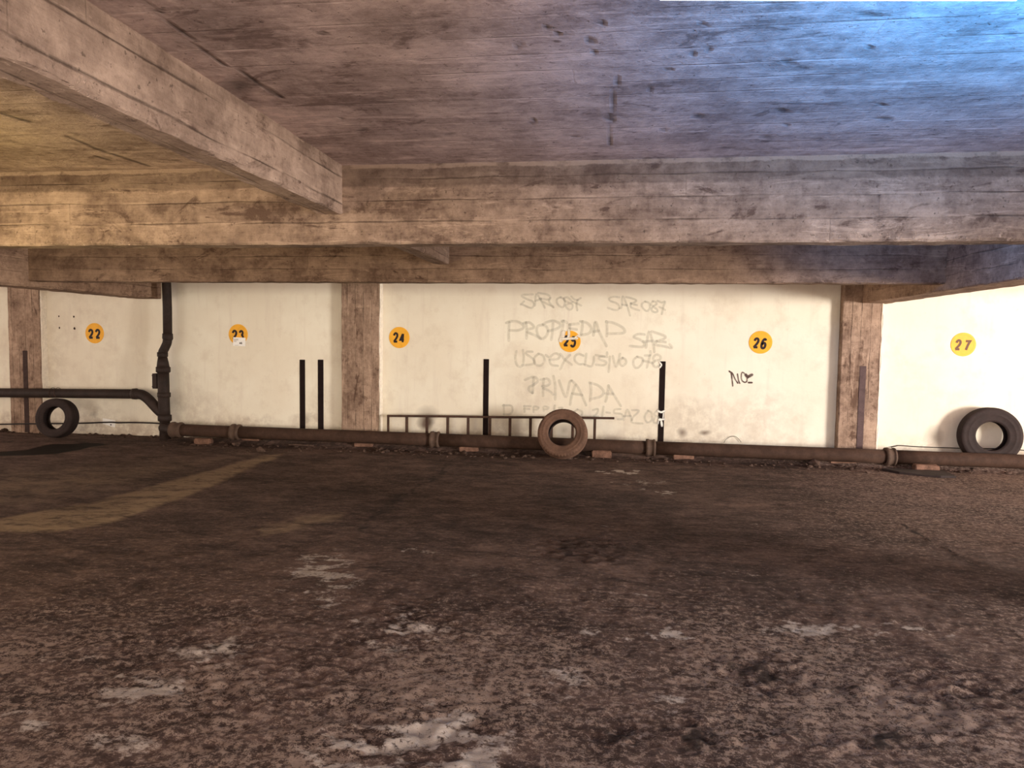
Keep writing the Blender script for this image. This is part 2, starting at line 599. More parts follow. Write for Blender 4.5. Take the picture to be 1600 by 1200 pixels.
M['dark_spray'] = spray_paint('dark_spray', (0.10, 0.06, 0.05), 0.9)
M['cream_spray'] = spray_paint('cream_smear', (0.82, 0.76, 0.64), 0.95)
M['white_spray'] = spray_paint('white_smear', (0.85, 0.80, 0.72), 1.0)
M['housing'] = simple('lamp_housing', (0.6, 0.6, 0.6), 0.5, 0.4, 0.1, 10, 0.0)
t = NT('tube_glow')
t.bsdf.inputs['Emission Color'].default_value = (0.75, 0.85, 1.0, 1)
t.bsdf.inputs['Emission Strength'].default_value = 3.0
t.color((0.8, 0.85, 0.9))
M['tube'] = t.mat

# ------------------------------------------------------------------ floor


def build_floor():
    xs = np.concatenate([np.linspace(-15, -9.6, 20)[:-1], np.linspace(-9.6, 5.6, 820), np.linspace(5.6, 9.0, 14)[1:]])
    ys = np.concatenate([np.linspace(-1.2, 1.5, 8)[:-1], 1.5 * (10.3 / 1.5) ** np.linspace(0, 1, 480)])
    X, Y = np.meshgrid(xs, ys)
    px, py = project(X, Y, 0 * X)
    ok = (Y > 1.45)
    wx = px + (fbm(X * 3.1, Y * 3.1, 31) - 0.5) * 60 + (fbm(X * 11, Y * 11, 35) - 0.5) * 40
    wy = py + ((fbm(X * 3.1, Y * 3.1, 41) - 0.5) * 40 + (fbm(X * 11, Y * 11, 45) - 0.5) * 26) * np.clip((py - 650) / 300, 0.10, 1)

    def blob(cx, cy, rx, ry, s=1.0, p=1.0):
        d = np.sqrt(((wx - cx) / rx) ** 2 + ((wy - cy) / ry) ** 2)
        return s * np.clip(1 - d, 0, 1) ** p * ok

    def line(pts, w, s=1.0, warp=0.3):
        best = np.full(X.shape, 1e9)
        qx, qy = px + (wx - px) * warp, py + (wy - py) * warp
        for (x0, y0), (x1, y1) in zip(pts, pts[1:]):
            dx, dy = x1 - x0, y1 - y0
            tt = np.clip(((qx - x0) * dx + (qy - y0) * dy) / (dx * dx + dy * dy), 0, 1)
            best = np.minimum(best, np.hypot(qx - x0 - tt * dx, qy - y0 - tt * dy))
        return s * np.clip(1 - best / w, 0, 1) * ok

    def poly(pts, soft=3.0, warp=0.25):
        qx, qy = px + (wx - px) * warp, py + (wy - py) * warp * 0.6
        ins = np.zeros(X.shape, bool)
        best = np.full(X.shape, 1e9)
        n = len(pts)
        for i in range(n):
            (x0, y0), (x1, y1) = pts[i], pts[(i + 1) % n]
            c = ((y0 > qy) != (y1 > qy)) & (qx < (x1 - x0) * (qy - y0) / (y1 - y0 + 1e-9) + x0)
            ins ^= c
            dx, dy = x1 - x0, y1 - y0
            tt = np.clip(((qx - x0) * dx + (qy - y0) * dy) / (dx * dx + dy * dy + 1e-9), 0, 1)
            best = np.minimum(best, np.hypot(qx - x0 - tt * dx, qy - y0 - tt * dy))
        sd = np.where(ins, best, -best)
        return sstep(-soft * 0.3, soft, sd) * ok

    tan = poly([(455, 707), (400, 712), (330, 733), (255, 752), (150, 783), (60, 798), (-40, 815), (-80, 832), (0, 834), (85, 833), (180, 817), (300, 774), (380, 736)], 5, 0.30)
    tan *= 0.30 + 0.70 * line([(-200, 834), (85, 834), (180, 818), (300, 775), (380, 737), (470, 702)], 52, 1.0, 0.8) ** 0.5
    tan = np.maximum(tan, 0.34 * poly([(300, 712), (400, 708), (330, 728), (160, 775), (-60, 805), (-60, 735), (120, 722)], 30, 0.6))
    tan = np.maximum(tan, line([(420, 830), (470, 818), (530, 805)], 9, 0.6, 0.5))
    wet = poly([(-20, 706), (40, 702), (62, 697), (80, 693), (120, 692), (135, 690.5), (158, 691.5), (173, 695), (140, 698.5), (125, 703), (90, 709), (50, 711.5), (-20, 713)], 1.5, 0.08)
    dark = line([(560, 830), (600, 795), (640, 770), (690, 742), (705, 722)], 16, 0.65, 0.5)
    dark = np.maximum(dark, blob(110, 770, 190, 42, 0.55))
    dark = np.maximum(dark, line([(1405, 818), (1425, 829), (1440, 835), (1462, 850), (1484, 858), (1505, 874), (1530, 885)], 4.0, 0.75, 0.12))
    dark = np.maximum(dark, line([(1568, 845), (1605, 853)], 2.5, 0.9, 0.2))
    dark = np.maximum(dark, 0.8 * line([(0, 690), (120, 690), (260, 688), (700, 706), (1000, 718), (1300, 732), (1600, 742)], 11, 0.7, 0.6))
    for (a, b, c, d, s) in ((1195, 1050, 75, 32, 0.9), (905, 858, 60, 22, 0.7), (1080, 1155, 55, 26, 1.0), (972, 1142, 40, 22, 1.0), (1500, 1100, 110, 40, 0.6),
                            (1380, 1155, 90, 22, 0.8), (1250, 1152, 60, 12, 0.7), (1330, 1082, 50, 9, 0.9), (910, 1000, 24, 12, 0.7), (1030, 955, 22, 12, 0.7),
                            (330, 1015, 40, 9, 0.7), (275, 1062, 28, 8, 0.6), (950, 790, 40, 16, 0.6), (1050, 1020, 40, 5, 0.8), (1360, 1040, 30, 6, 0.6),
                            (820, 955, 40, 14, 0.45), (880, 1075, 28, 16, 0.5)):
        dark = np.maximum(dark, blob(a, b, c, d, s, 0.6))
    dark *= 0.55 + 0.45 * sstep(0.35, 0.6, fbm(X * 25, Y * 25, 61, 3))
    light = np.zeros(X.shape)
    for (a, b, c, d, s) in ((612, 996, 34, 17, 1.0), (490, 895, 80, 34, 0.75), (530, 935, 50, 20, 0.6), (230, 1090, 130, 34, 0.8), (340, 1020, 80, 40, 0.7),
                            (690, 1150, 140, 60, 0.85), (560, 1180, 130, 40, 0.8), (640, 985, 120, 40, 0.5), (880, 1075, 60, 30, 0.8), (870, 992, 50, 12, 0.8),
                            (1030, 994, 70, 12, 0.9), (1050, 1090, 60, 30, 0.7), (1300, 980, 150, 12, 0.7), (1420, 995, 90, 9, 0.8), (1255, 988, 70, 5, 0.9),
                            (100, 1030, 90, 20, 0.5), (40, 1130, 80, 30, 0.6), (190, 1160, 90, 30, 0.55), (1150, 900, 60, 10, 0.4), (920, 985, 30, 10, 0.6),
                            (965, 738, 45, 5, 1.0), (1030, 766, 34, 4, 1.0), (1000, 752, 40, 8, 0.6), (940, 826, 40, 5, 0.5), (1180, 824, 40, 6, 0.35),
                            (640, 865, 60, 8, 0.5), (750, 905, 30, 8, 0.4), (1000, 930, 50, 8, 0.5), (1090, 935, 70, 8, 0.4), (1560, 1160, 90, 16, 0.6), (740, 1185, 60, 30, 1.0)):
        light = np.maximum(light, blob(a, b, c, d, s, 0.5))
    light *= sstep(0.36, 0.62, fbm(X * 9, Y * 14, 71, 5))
    light = np.maximum(light, line([(0, 1010), (40, 1000)], 5, 0.2))
    dust = sstep(800, 1080, py) * (0.55 + 0.45 * sstep(0.3, 0.65, fbm(X * 1.6, Y * 1.6, 81)))
    dust = np.maximum(dust, 0.6 * sstep(1050, 1400, px) * sstep(940, 800, py))
    dust = np.maximum(dust, 0.6 * blob(650, 1080, 420, 190, 1.0, 0.6))
    dust *= ok
    lump = np.maximum(dark * (py > 840), 0)
    for (a, b, c, d, s) in ((1195, 1050, 95, 42, 1.2), (905, 858, 80, 30, 0.9), (1080, 1155, 60, 30, 1.2), (972, 1142, 45, 26, 1.2), (1480, 1090, 170, 60, 1.0),
                            (640, 980, 110, 40, 0.9), (400, 1060, 260, 120, 0.7), (650, 1150, 200, 90, 0.9), (1350, 1155, 220, 30, 1.0), (1330, 1082, 60, 14, 1.2)):
        lump = np.maximum(lump, blob(a, b, c, d, s, 0.5))
    near = sstep(760, 980, py)
    Z = (fbm(X * 1.1, Y * 1.1, 3) - 0.5) * 0.020 + (fbm(X * 6, Y * 6, 5) - 0.5) * (0.008 + 0.012 * near)
    Z += near * (fbm(X * 24, Y * 24, 7, 3) - 0.5) * 0.012
    Z += lump * ((fbm(X * 17, Y * 22, 9, 4) - 0.5) * 0.06)
    Z += line([(100, 862), (180, 864), (320, 868)], 7, 1.0, 0.1) * (vnoise(X * 16, Y * 3, 13) - 0.5) * 0.02
    Z += tan * 0.006 - wet * 0.004
    Z *= sstep(9.75, 8.9, Y) * 0.75 + 0.25
    Z *= np.where(ok, 1, 0.2)
    Z += 0.055 * np.exp(-((Y - 9.60) / 0.13) ** 2) * sstep(-6.6, -6.0, X) * (0.6 + 0.8 * fbm(X * 5, Y * 5, 91))
    Z[-1, :] = 0
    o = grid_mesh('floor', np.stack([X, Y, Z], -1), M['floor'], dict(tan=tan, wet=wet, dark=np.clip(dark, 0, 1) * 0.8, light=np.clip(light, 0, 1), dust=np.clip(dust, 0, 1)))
    o['kind'] = 'structure'


build_floor()

# ------------------------------------------------------------------ rear wall


def build_wall():
    xs = np.concatenate([np.linspace(-15, -9.8, 12)[:-1], np.linspace(-9.8, 5.6, 800), np.linspace(5.6, 9.0, 10)[1:]])
    zs = np.concatenate([np.linspace(-0.05, 2.15, 150), np.linspace(2.15, CEIL_Z, 5)[1:]])
    X, Z = np.meshgrid(xs, zs)
    Y = np.full(X.shape, WALL_Y)
    px, py = project(X, Y, Z)
    wx = px + (fbm(X * 6, Z * 6, 11) - 0.5) * 26
    wy = py + (fbm(X * 6, Z * 6, 15) - 0.5) * 26

    def blob(cx, cy, rx, ry, s=1.0, p=1.0, w=1.0):
        qx, qy = px + (wx - px) * w, py + (wy - py) * w
        d = np.sqrt(((qx - cx) / rx) ** 2 + ((qy - cy) / ry) ** 2)
        return s * np.clip(1 - d, 0, 1) ** p

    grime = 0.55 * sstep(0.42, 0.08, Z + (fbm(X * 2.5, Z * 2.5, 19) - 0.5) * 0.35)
    grime = np.maximum(grime, 0.14 * sstep(300, 60, px) * sstep(0.3, 0.6, fbm(X * 1.5, Z * 1.5, 23)))
    for a in ((1080, 640, 60, 26, 0.35), (1085, 660, 110, 40, 0.35), (1180, 650, 90, 50, 0.30), (830, 610, 50, 60, 0.22), (85, 560, 30, 90, 0.25), (300, 640, 60, 40, 0.3),
              (1430, 600, 60, 50, 0.14), (145, 645, 40, 20, 0.4), (500, 640, 30, 40, 0.3), (390, 660, 60, 14, 0.5), (480, 655, 30, 18, 0.55), (1130, 688, 160, 14, 0.4)):
        grime = np.maximum(grime, blob(*a, 0.6))
    burn = np.zeros(X.shape)
    for a in ((665, 660, 16, 14, 1.3), (668, 648, 20, 16, 0.5), (1067, 677, 9, 9, 0.8), (1100, 677, 11, 5, 0.9), (1460, 683, 18, 19, 0.62), (800, 670, 24, 20, 0.45),
              (880, 672, 16, 14, 0.6), (478, 652, 10, 10, 0.4), (147, 648, 9, 6, 0.45)):
        burn = np.maximum(burn, blob(*a, 0.8, 0.3))
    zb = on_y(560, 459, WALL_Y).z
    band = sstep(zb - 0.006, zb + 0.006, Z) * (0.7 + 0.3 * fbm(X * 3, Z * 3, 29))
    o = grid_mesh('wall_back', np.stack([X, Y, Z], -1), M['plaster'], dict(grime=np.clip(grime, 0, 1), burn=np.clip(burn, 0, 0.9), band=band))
    o['kind'] = 'structure'


build_wall()

# ------------------------------------------------------------------ ceiling


def build_ceiling():
    xs = np.concatenate([np.linspace(-15, -5.5, 20)[:-1], np.linspace(-5.5, 3.4, 500), np.linspace(3.4, 9.0, 14)[1:]])
    ys = np.concatenate([np.linspace(-0.6, 1.6, 8)[:-1], np.linspace(1.6, 4.5, 190), np.linspace(4.5, 10.1, 12)[1:]])
    X, Y = np.meshgrid(xs, ys)
    px, py = project(X, Y, 0 * X + CEIL_Z)
    ok = Y > 1.5
    wx = px + (fbm(X * 5, Y * 9, 11) - 0.5) * 26
    wy = py + (fbm(X * 5, Y * 9, 15) - 0.5) * 12

    def blob(cx, cy, rx, ry, s=1.0, p=0.7):
        return s * np.clip(1 - np.sqrt(((wx - cx) / rx) ** 2 + ((wy - cy) / ry) ** 2), 0, 1) ** p * ok

    def line(pts, w, s=1.0):
        best = np.full(X.shape, 1e9)
        for (x0, y0), (x1, y1) in zip(pts, pts[1:]):
            dx, dy = x1 - x0, y1 - y0
            qx, qy = px + (wx - px) * 0.12, py + (wy - py) * 0.12
            tt = np.clip(((qx - x0) * dx + (qy - y0) * dy) / (dx * dx + dy * dy), 0, 1)
            best = np.minimum(best, np.hypot(qx - x0 - tt * dx, qy - y0 - tt * dy))
        return s * np.clip(1 - best / w, 0, 1) * ok

    dark = line([(377, 109), (400, 128), (440, 152)], 3.5, 1.0)
    dark = np.maximum(dark, line([(210, -8), (247, 20), (262, 32), (296, 58), (330, 88), (352, 102)], 3.0, 0.9))
    dark = np.maximum(dark, line([(105, 212), (150, 232), (195, 247), (235, 260)], 2.2, 0.9))
    dark = np.maximum(dark, line([(0, 176), (30, 186), (50, 191)], 2.5, 0.9))
    dark = np.maximum(dark, line([(150, 244), (172, 250)], 1.8, 0.9))
    dark = np.maximum(dark, line([(962, 118), (957, 170), (953, 226)], 3.0, 0.7))
    for a in ((375, 134, 34, 18, 0.8), (373, 137, 12, 7, 1.0), (247, 20, 9, 7, 1.0), (314, 33, 8, 4, 0.8), (505, 53, 8, 4, 0.9), (563, 204, 9, 5, 0.8), (533, 184, 6, 3, 0.8),
              (705, 208, 8, 5, 0.6), (945, 38, 9, 6, 0.9), (925, 62, 9, 9, 0.9), (933, 82, 6, 6, 0.9), (852, 42, 8, 5, 0.9), (870, 52, 5, 3, 0.9), (805, 70, 6, 12, 0.7),
              (1098, 40, 9, 4, 0.8), (1076, 83, 8, 3, 0.9), (1045, 105, 9, 3, 0.9), (1104, 79, 4, 5, 0.8), (1230, 97, 14, 6, 0.8), (1358, 73, 9, 4, 0.9), (1368, 24, 30, 4, 0.7),
              (1090, 180, 13, 6, 0.9), (1218, 171, 9, 4, 0.9), (1223, 193, 5, 4, 0.9), (1380, 184, 20, 5, 0.8), (1375, 167, 10, 3, 0.8), (1200, 215, 12, 5, 0.7), (1370, 218, 30, 5, 0.5),
              (960, 128, 5, 10, 0.9), (1015, 142, 4, 8, 0.8), (955, 185, 9, 8, 0.9), (1040, 201, 9, 4, 0.7), (896, 213, 8, 3, 0.7), (833, 190, 5, 5, 0.8), (1575, 52, 12, 5, 0.6),
              (1355, 85, 40, 14, 0.35), (1230, 107, 160, 10, 0.30), (670, 40, 200, 30, 0.25), (600, 165, 60, 18, 0.3), (1420, 110, 30, 14, 0.3), (330, 40, 90, 50, 0.3)):
        dark = np.maximum(dark, blob(*a))
    light = line([(82, 206), (210, 202)], 1.6, 0.5)
    light = np.maximum(light, line([(165, 238), (290, 235)], 1.4, 0.5))
    light = np.maximum(light, line([(-5, 153), (95, 150)], 1.8, 0.4))
    light = np.maximum(light, line([(330, 57), (700, 28), (900, 5)], 1.2, 0.25))
    light = np.maximum(light, blob(410, 150, 22, 8, 0.5))
    o = grid_mesh('ceiling', np.stack([X, Y, 0 * X + CEIL_Z], -1), M['ceiling'], dict(dark=np.clip(dark, 0, 0.95), light=np.clip(light, 0, 0.8)))
    o.data.flip_normals()
    o['kind'] = 'structure'


build_ceiling()

# ------------------------------------------------------------------ beams and pillars


def prism(bm, axis, lo, hi, ch=0.012, step=0.09, jit=0.004, per=4, seed=1):
    """Long chamfered box, cut into short lengths with slightly irregular arrises."""
    ai = 'XYZ'.index(axis)
    o1, o2 = [i for i in range(3) if i != ai]
    a0, a1, b0, b1 = lo[o1], hi[o1], lo[o2], hi[o2]
    prof = []
    corners = [(a0, b0), (a1, b0), (a1, b1), (a0, b1)]
    for i in range(4):
        p, q = Vector(corners[i]), Vector(corners[(i + 1) % 4])
        d = (q - p).normalized()
        s, e = p + d * ch, q - d * ch
        for k in range(per + 1):
            prof.append((s + (e - s) * k / per, k in (0, per)))
    n = max(2, int((hi[ai] - lo[ai]) / step))
    rnd = random.Random(seed)
    rings = []
    for k in range(n + 1):
        t = lo[ai] + (hi[ai] - lo[ai]) * k / n
        ring = []
        for (v, edge) in prof:
            j = jit if edge else jit * 0.25
            co = [0, 0, 0]
            co[ai] = t
            co[o1] = v[0] + rnd.uniform(-j, j)
            co[o2] = v[1] + rnd.uniform(-j, j)
            ring.append(bm.verts.new(co))
        rings.append(ring)
    L = len(prof)
    for a, b in zip(rings, rings[1:]):
        for k in range(L):
            bm.faces.new((a[k], a[(k + 1) % L], b[(k + 1) % L], b[k]))
    bm.faces.new(rings[0]); bm.faces.new(rings[-1][::-1])
    bmesh.ops.recalc_face_normals(bm, faces=bm.faces[:])


E_X = -6.752          # right face of the left girder
F_X = 3.177           # left face of the right girder
B_X = -1.746          # right face of the cross rib


def beam(name, axis, lo, hi, mat, label, seed):
    bm = bmesh.new()
    prism(bm, axis, lo, hi, seed=seed)
    o = obj(name, bm, mat)
    return tag(o, label, 'beam')


beam('concrete_beam', 'X', (E_X - 0.2, BEAM_A_Y, BEAM_Z), (F_X + 0.15, BEAM_A_Y + 0.17, CEIL_Z + 0.02), M['beam_x'],
     'long board-marked concrete beam running across the whole picture under the slab, nearer of the two', 3)
beam('concrete_beam', 'X', (E_X - 0.05, BEAM_C_Y, BEAM_Z), (F_X + 0.05, BEAM_C_Y + 0.17, CEIL_Z + 0.02), M['beam_c'],
     'shaded brown concrete beam running across just above the cream wall, farther of the two', 5)
beam('concrete_beam', 'Y', (B_X - 0.165, -0.6, RIB_Z), (B_X, BEAM_C_Y + 0.02, CEIL_Z + 0.02), M['beam_y'],
     'slanting concrete cross beam coming from the upper left corner towards the viewer', 7)
beam('concrete_beam', 'Y', (E_X - 0.40, -0.6, GIRDER_Z), (E_X, WALL_Y + 0.05, CEIL_Z + 0.02), M['girder'],
     'deep brown concrete girder at the far left ending on the wall above the number 22 sign', 9)
beam('concrete_beam', 'Y', (F_X, -0.6, GIRDER_Z), (F_X + 0.34, WALL_Y + 0.05, CEIL_Z + 0.02), M['girder'],
     'deep shaded concrete girder at the right resting on the pillar beside the number 27 sign', 11)

PIL_Y = WALL_Y - 0.12


def pillar(px0, px1, yref, ztop, label, edge_side, seed, edge_w=0.03):
    x0, x1 = on_y(px0, yref, PIL_Y).x, on_y(px1, yref, PIL_Y).x
    root = thing('concrete_pillar', label, 'pillar', ((x0 + x1) / 2, PIL_Y, 0))
    bm = bmesh.new()
    prism(bm, 'Z', (x0, PIL_Y, -0.03), (x1, WALL_Y + 0.03, ztop), ch=0.008, jit=0.003, seed=seed)
    obj('shaft', bm, M['pillar'], root)
    bm = bmesh.new()
    xe = x1
    prism(bm, 'Z', (xe - 0.004, PIL_Y + 0.012, 0.0), (xe + edge_w, WALL_Y + 0.02, ztop - 0.01), ch=0.006, jit=0.005, seed=seed + 40, per=2)
    o = obj('painted_edge', bm, M['edge_paint'], root)
    o['label'] = 'cream painted edge'
    return root


pillar(14, 64, 560, CEIL_Z, 'brown concrete pillar at the far left behind the high black pipe', 1, 21, 0.015)
pillar(533.5, 592, 560, CEIL_Z, 'board-marked concrete pillar standing between the 23 and 24 signs', 1, 23, 0.02)
pillar(1314, 1375.5, 560, CEIL_Z, 'pale weathered concrete pillar standing between the 26 and 27 signs', 1, 25, 0.02)
# column that carries the right girder and the near beam, beyond the frame on the right
bm = bmesh.new()
prism(bm, 'Z', (F_X - 0.02, BEAM_A_Y - 0.12, -0.03), (F_X + 0.42, BEAM_A_Y + 0.50, GIRDER_Z + 0.01), seed=27)
tag(obj('concrete_pillar', bm, M['pillar']), 'concrete pillar under the crossing of near beam and right girder', 'pillar')


# ------------------------------------------------------------------ strips painted on wall and pillars
def strip(px0, px1, ytop, ybot, Y, mat, label, xt0=None, xt1=None):
    a, b = on_y(px0, ybot, Y), on_y(px1, ybot, Y)
    top = on_y((px0 + px1) / 2, ytop, Y).z
    x0, x1 = a.x, b.x
    bm = bmesh.new()
    add_box(bm, (x0, Y - 0.006, 0.01), (x1, Y + 0.004, top))
    bmesh.ops.bevel(bm, geom=bm.edges[:], offset=0.002, segments=1, affect='EDGES')
    o = obj('wall_strip', bm, mat)
    return tag(o, label, 'strip')


strip(468.6, 477.0, 562, 640, WALL_Y, M['black_paint'], 'narrow black upright strip on the wall under the 23 sign, left of the pair')
strip(497.0, 505.6, 562, 640, WALL_Y, M['black_paint'], 'narrow black upright strip on the wall, right of the pair beside the middle pillar')
strip(754.8, 763.2, 561, 640, WALL_Y, M['black_paint'], 'narrow black upright strip on the wall behind the long ladder')
s_dark = strip(1029.5, 1038.6, 564.5, 620, WALL_Y, M['black_paint'], 'narrow black upright strip with white paint smears on its lower end')
strip(36.4, 43.6, 548, 580, PIL_Y, M['brown_paint'], 'dark upright strip on the far left pillar, crossed by the high pipe')
strip(1340.5, 1350.5, 572, 640, PIL_Y, M['faded_paint'], 'faded purplish upright strip on the right pillar')


# ------------------------------------------------------------------ spray strokes on the wall
def add_stroke(bm, uvl, pts2, width, y, curved=True):
    """pts2: world points on the plane Y=y"""
    P = smooth_line(pts2, 5) if curved else [Vector(p) for p in pts2]
    if len(P) == 2:
        P = [P[0], (P[0] + P[1]) / 2, P[1]]
    t0 = (P[0] - P[1]).normalized(); t1 = (P[-1] - P[-2]).normalized()
    P = [P[0] + t0 * width * 0.35] + P + [P[-1] + t1 * width * 0.35]
    rows = []
    for i, p in enumerate(P):
        if i == 0: t = P[1] - P[0]
        elif i == len(P) - 1: t = P[-1] - P[-2]
        else: t = P[i + 1] - P[i - 1]
        t = Vector((t.x, 0, t.z)).normalized()
        nrm = Vector((-t.z, 0, t.x))
        w = width * (0.62 if i in (0, len(P) - 1) else 1.0)
        rows.append([bm.verts.new((p.x + nrm.x * w * s / 2, y, p.z + nrm.z * w * s / 2)) for s in (-1, 0, 1)])
    for i, (a, b) in enumerate(zip(rows, rows[1:])):
        for k in range(2):
            f = bm.faces.new((a[k], a[k + 1], b[k + 1], b[k]))
            for lp in f.loops:
                vv = -1.0
                for r in (a, b):
                    if lp.vert in r:
                        vv = r.index(lp.vert) - 1.0
                lp[uvl].uv = (i * 0.1, vv)


def graffiti(label, blocks, mat, width, yoff=0.004):
    """blocks: list of (origin x, origin y, scale, [strokes]) traced on the photograph"""
    bm = bmesh.new()
    uvl = bm.loops.layers.uv.new('UVMap')
    k = 0
    for ox, oy, sc, strokes in blocks:
        for st in strokes:
            w = width * 1.15
            if isinstance(st, tuple):
                st, w = st
            Y = WALL_Y - yoff - k * 0.00012
            add_stroke(bm, uvl, [on_y(ox + a / sc, oy + b / sc, WALL_Y) for a, b in st], w, Y)
            k += 1
    for f in bm.faces:
        f.normal_update()
        if f.normal.y > 0:
            f.normal_flip()
    o = obj('graffiti', bm, mat)
    return tag(o, label, 'graffiti')


S1 = 12.308
graffiti('grey sprayed SAR 087 at the upper left of the writing, under the beam', [(800, 445, S1, [
    [(400, 185), (205, 195), (205, 230), (300, 280), (390, 315), (420, 370), (395, 435), (330, 438), (200, 380), (160, 385), (230, 320)],
    [(440, 400), (468, 180), (560, 310), (630, 440)], [(450, 310), (560, 270)],
    [(505, 158), (680, 190), (738, 250), (690, 285), (540, 260)], [(560, 300), (680, 370), (800, 430)], [(735, 255), (715, 330), (800, 430)],
    [(940, 240), (872, 270), (860, 330), (900, 400), (970, 430), (1012, 380), (1010, 290), (940, 240)],
    [(1090, 350), (1010, 300), (1000, 260), (1060, 240), (1130, 290), (1150, 340), (1040, 390), (1060, 450), (1110, 480), (1158, 450), (1160, 380), (1090, 345)],
    [(1140, 225), (1200, 280), (1260, 290), (1320, 255)], [(1265, 290), (1240, 380), (1255, 490)], [(1180, 330), (1330, 400)]])], M['grey_spray'], 0.036)
graffiti('grey sprayed SAZ 087 at the upper right of the writing, under the beam', [(930, 445, S1, [
    [(460, 240), (350, 230), (270, 260), (290, 310), (400, 350), (462, 410), (440, 475), (380, 485), (290, 460), (245, 445)],
    [(470, 450), (505, 430), (522, 230), (560, 270), (620, 420), (670, 590)], [(530, 385), (605, 395)],
    [(590, 235), (700, 260), (790, 300), (740, 345), (680, 360), (800, 390)], [(680, 360), (690, 430), (770, 470), (845, 490)],
    [(960, 325), (900, 360), (900, 420), (960, 490), (1010, 500), (1050, 440), (1030, 350), (960, 325)],
    [(1110, 320), (1070, 370), (1120, 420), (1190, 480), (1190, 520), (1130, 525), (1080, 480), (1110, 420), (1180, 370), (1160, 330), (1110, 320)],
    [(1200, 310), (1280, 340), (1345, 325), (1310, 420), (1280, 560)], [(1240, 430), (1340, 480)]])], M['grey_spray'], 0.036)
graffiti('large grey sprayed word PROPIEDAD running over the 25 sign', [
    (780, 490, 11.43, [
        [(180, 160), (170, 330), (175, 480)], [(130, 165), (200, 140), (330, 145), (420, 200), (430, 260), (330, 300), (190, 300)],
        [(480, 160), (490, 300), (490, 440)], [(440, 170), (540, 160), (625, 240), (560, 270), (500, 280)], [(500, 330), (640, 390), (740, 450)],
        [(780, 200), (700, 220), (670, 290), (700, 400), (770, 450), (840, 400), (872, 310), (840, 230), (780, 200)],
        [(960, 180), (950, 330), (935, 465)], [(790, 190), (860, 150), (970, 130), (1070, 170), (1090, 220), (1050, 260), (960, 295), (880, 310)],
        [(1145, 140), (1130, 300), (1108, 440)], [(1120, 140), (1150, 130), (1210, 160)],
        [(1260, 200), (1250, 320)], [(1260, 195), (1410, 180)], [(1265, 270), (1380, 280)]]),
    (880, 490, 8.889, [
        [(270, 110), (265, 200), (250, 290)], [(240, 110), (330, 130), (390, 200), (360, 270), (260, 300)],
        [(420, 300), (450, 110), (500, 250), (600, 450)], [(430, 250), (490, 240)],
        [(600, 110), (610, 200), (605, 310)], [(600, 115), (700, 130), (820, 190), (855, 250), (800, 275), (620, 280)]])], M['grey_spray'], 0.048)
graffiti('grey sprayed SAZ standing right of the word PROPIEDAD', [(880, 490, 8.889, [
    [(1130, 290), (1040, 285), (980, 325), (1060, 360), (1122, 400), (1110, 460), (1030, 460), (930, 450)],
    [(1150, 470), (1190, 250), (1250, 420), (1265, 530)], [(1110, 390), (1260, 380)],
    [(1230, 250), (1330, 280), (1420, 320), (1380, 360), (1290, 385), (1420, 395)], [(1290, 385), (1280, 430), (1400, 455), (1510, 475), (1480, 430)]])], M['grey_spray'], 0.046)
graffiti('grey sprayed words USO EXCLUSIVO below the 25 sign', [
    (790, 540, 11.43, [
        [(190, 100), (175, 220), (200, 340), (260, 380), (310, 330), (325, 200), (310, 80)],
        [(480, 110), (380, 110), (370, 150), (440, 200), (500, 250), (515, 310), (440, 340), (300, 350)],
        [(590, 145), (520, 210), (510, 290), (560, 350), (640, 350), (692, 270), (670, 180), (590, 145)],
        [(790, 250), (930, 240), (965, 180), (900, 140), (820, 180), (785, 260), (820, 340), (930, 360)],
        [(980, 150), (1060, 250), (1180, 340)], [(1150, 170), (1060, 260), (980, 420)], [(720, 170), (760, 200)],
        [(1390, 180), (1310, 150), (1240, 190), (1240, 270), (1310, 330), (1390, 330)]]),
    (910, 540, 11.43, [
        [(70, 145), (60, 240), (45, 340)], [(45, 345), (160, 370), (200, 290), (205, 200)],
        [(440, 200), (320, 195), (300, 240), (400, 280), (430, 305), (380, 350), (240, 340)], [(240, 170), (390, 195)],
        [(490, 200), (482, 340), (470, 465)], [(440, 125), (442, 160)],
        [(545, 190), (570, 310), (600, 380), (640, 280), (670, 150)],
        [(720, 220), (670, 260), (670, 330), (720, 360), (778, 310), (770, 250), (720, 220)]])], M['grey_spray'], 0.042)
graffiti('grey sprayed 078 beside the top of the smeared black strip', [(910, 540, 11.43, [
    [(980, 200), (920, 250), (910, 330), (940, 390), (1000, 390), (1070, 310), (1070, 230), (980, 200)],
    [(1115, 175), (1210, 170), (1215, 100)], [(1205, 180), (1180, 280), (1150, 390)], [(1090, 270), (1250, 310)],
    [(1290, 280), (1265, 220), (1320, 160), (1390, 190), (1380, 250), (1290, 275), (1258, 330), (1310, 385), (1385, 350)]])], M['grey_spray'], 0.042)
